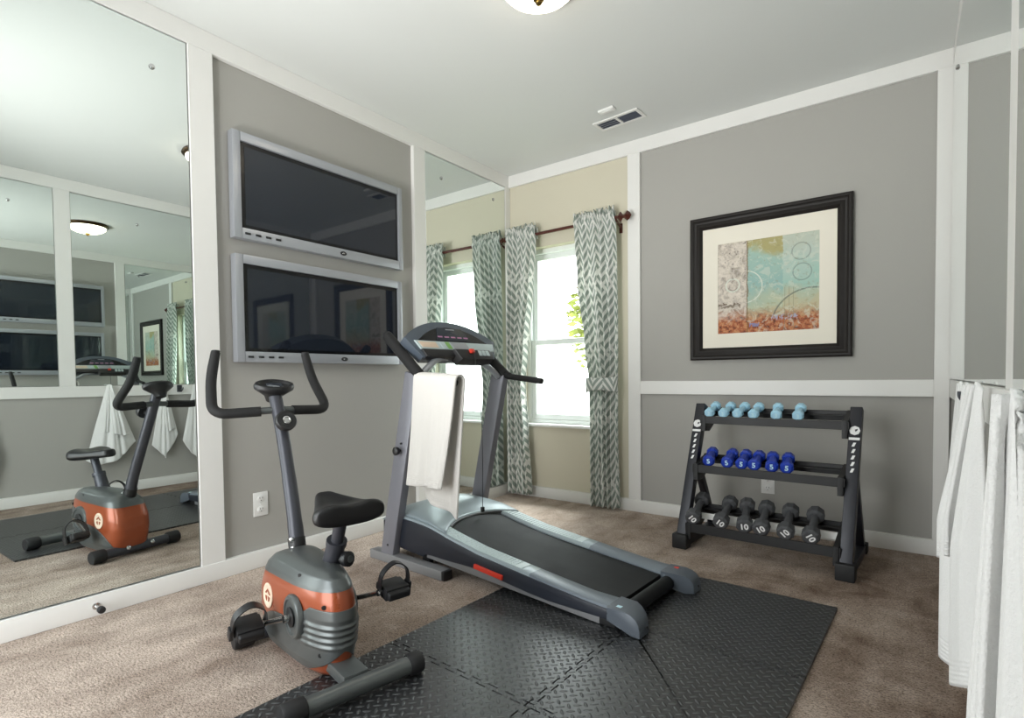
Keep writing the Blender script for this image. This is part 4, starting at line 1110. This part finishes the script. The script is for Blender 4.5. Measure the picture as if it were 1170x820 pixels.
def hang(y0, label, flat, bul, wid, z0, hem, seed, x0=None):
    """towel gathered on one hook; hem: list of lengths across; wid half-width along the wall"""
    rnd = random.Random(seed)
    xw = W - T - .006
    t = thing('towel', label, 'towel', (xw, y0, 0), 0, 'white terry towels')
    ph = rnd.uniform(0, 6)
    def hl(u):
        k = u * (len(hem) - 1); i = min(int(k), len(hem) - 2); f = k - i; return hem[i] * (1 - f) + hem[i + 1] * f
    def fn(u, v):
        L = hl(u); k = v
        a = -1 + 2 * u
        spread = (.08 + .92 * min(1, k) ** .95)
        y = wid * a * spread + .012 * k * math.sin(a * 5 + ph)
        s = a * 3.2 * PI + ph
        out = (.012, .010, .043)[flat] + bul * (1 - abs(a) ** 2.2) * (.12 + .88 * min(1, k * 1.8) ** .9) + (.55, .3, .5)[flat] * (.020 * min(1, k * 2)) * (math.sin(s) + .5 * math.sin(1.9 * s + 1)) * (1 - .5 * abs(a))
        z = z0 - L * k + .012 * math.sqrt(max(0, 1 - a * a)) * max(0, 1 - k * 8)
        return V(-max(.008, out), y, z)
    b = new(); grid(b, fn, 80, 70, lambda u, v: (u, v)); o = obj('terry_cloth', b, M['towel'], t, smooth=180, fix=False); solidify(o, .008)
    # second fold layered over the first
    def fn2(u, v):
        q = .28 + .62 * u; p = fn(q, min(1, v * .72)); p.x -= (.6, .3, .6)[flat] * (.016 + .008 * math.sin(u * 6 + seed)); p.y += .02 * v; p.z = z0 + .006 - (hl(q) * .60 + .10 * u) * v
        return p
    b = new(); grid(b, fn2, 50, 50, lambda u, v: (u, v)); o = obj('towel_fold', b, M['towel'], t, smooth=180, fix=False); solidify(o, .008)
    return t
hang(-1.84, 'white towel on the rail hook, left of the two near towels', 0, .052, .17, .868, [.58, .62, .60, .55, .46], 3)
hang(-2.64, 'nearest white towel, cut by the right photo edge', 2, .012, .13, .872, [.56, .74, .78, .72, .5], 8)
hang(-1.45, 'white towel on the rail seen only in the big mirror, behind the bike console', 1, .020, .09, .862, [.50, .58, .62, .52, .42], 5)
hang(-1.20, 'white towel on the rail farthest along, at the mirror edge in reflection', 1, .020, .10, .862, [.48, .60, .66, .6, .5], 9)

# ------------------------------------------------------------------ lights
def area(name, loc, rot, sx, sy, power, col=(1, 1, 1)):
    l = bpy.data.lights.new(name, 'AREA'); l.shape = 'RECTANGLE'; l.size = sx; l.size_y = sy; l.energy = power; l.color = col
    o = bpy.data.objects.new(name, l); COL.objects.link(o); o.location = loc; o.rotation_euler = rot; return o
pl = area('window_portal', ((WX0 + WX1) / 2, .15, (WZ0 + WZ1) / 2), (R(-90), 0, 0), WX1 - WX0, WZ1 - WZ0, 1); pl.data.cycles.is_portal = True
pl2 = area('added_opening_portal', ((OX0 + OX1) / 2, YF - .16, OZ / 2), (R(90), 0, 0), OX1 - OX0, OZ, 1); pl2.data.cycles.is_portal = True  # samples sky light entering by the added front wall opening
area('window_daylight', ((WX0 + WX1) / 2, 1.7, 3.7), (R(-90 + 50), 0, 0), 1.6, 1.2, 420, (.97, 1, .99))
sl = bpy.data.lights.new('added_ceiling_fill', 'SPOT'); sl.energy = 190; sl.color = (1, .985, .96); sl.spot_size = R(78); sl.spot_blend = 1; sl.shadow_soft_size = .25  # unseen fill spot added to brighten the ceiling; no real lamp stands here
so_ = bpy.data.objects.new('added_ceiling_fill', sl); COL.objects.link(so_); so_.location = (1.25, -3.8, .6)
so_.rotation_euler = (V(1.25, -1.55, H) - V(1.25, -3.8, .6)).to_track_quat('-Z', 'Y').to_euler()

# ------------------------------------------------------------------ camera
cd_ = bpy.data.cameras.new('camera'); cam = bpy.data.objects.new('camera', cd_); COL.objects.link(cam)
F_, PY_, YAW, PIT, ROL = 617.6432, 449.5454, .6421, -.0298, .0107
cy_, sy_ = math.cos(YAW), math.sin(YAW); cp, sp = math.cos(PIT), math.sin(PIT); cr2, sr2 = math.cos(ROL), math.sin(ROL)
Rm = Matrix(((cy_, -sy_, 0), (sy_, cy_, 0), (0, 0, 1))) @ Matrix(((1, 0, 0), (0, cp, -sp), (0, sp, cp))) @ Matrix(((cr2, 0, sr2), (0, 1, 0), (-sr2, 0, cr2)))
right, fwd, upv = Rm.col[0], Rm.col[1], Rm.col[2]
mw = Matrix((right, upv, -fwd)).transposed().to_4x4(); mw.translation = (2.5481, -3.3713, .9001)
cam.matrix_world = mw
cd_.sensor_fit = 'HORIZONTAL'; cd_.sensor_width = 36; cd_.lens = 36 * F_ / 1170; cd_.shift_x = 0; cd_.shift_y = (PY_ - 410) / 1170
cd_.clip_start = .02
sc.camera = cam
sc.view_settings.view_transform = 'Standard'; sc.view_settings.look = 'None'; sc.view_settings.exposure = .08; sc.view_settings.gamma = 1
cy = sc.cycles
cy.use_denoising = True; cy.max_bounces = 12; cy.diffuse_bounces = 5; cy.glossy_bounces = 8; cy.transparent_max_bounces = 8
cy.caustics_reflective = True; cy.caustics_refractive = False; cy.sample_clamp_indirect = 5
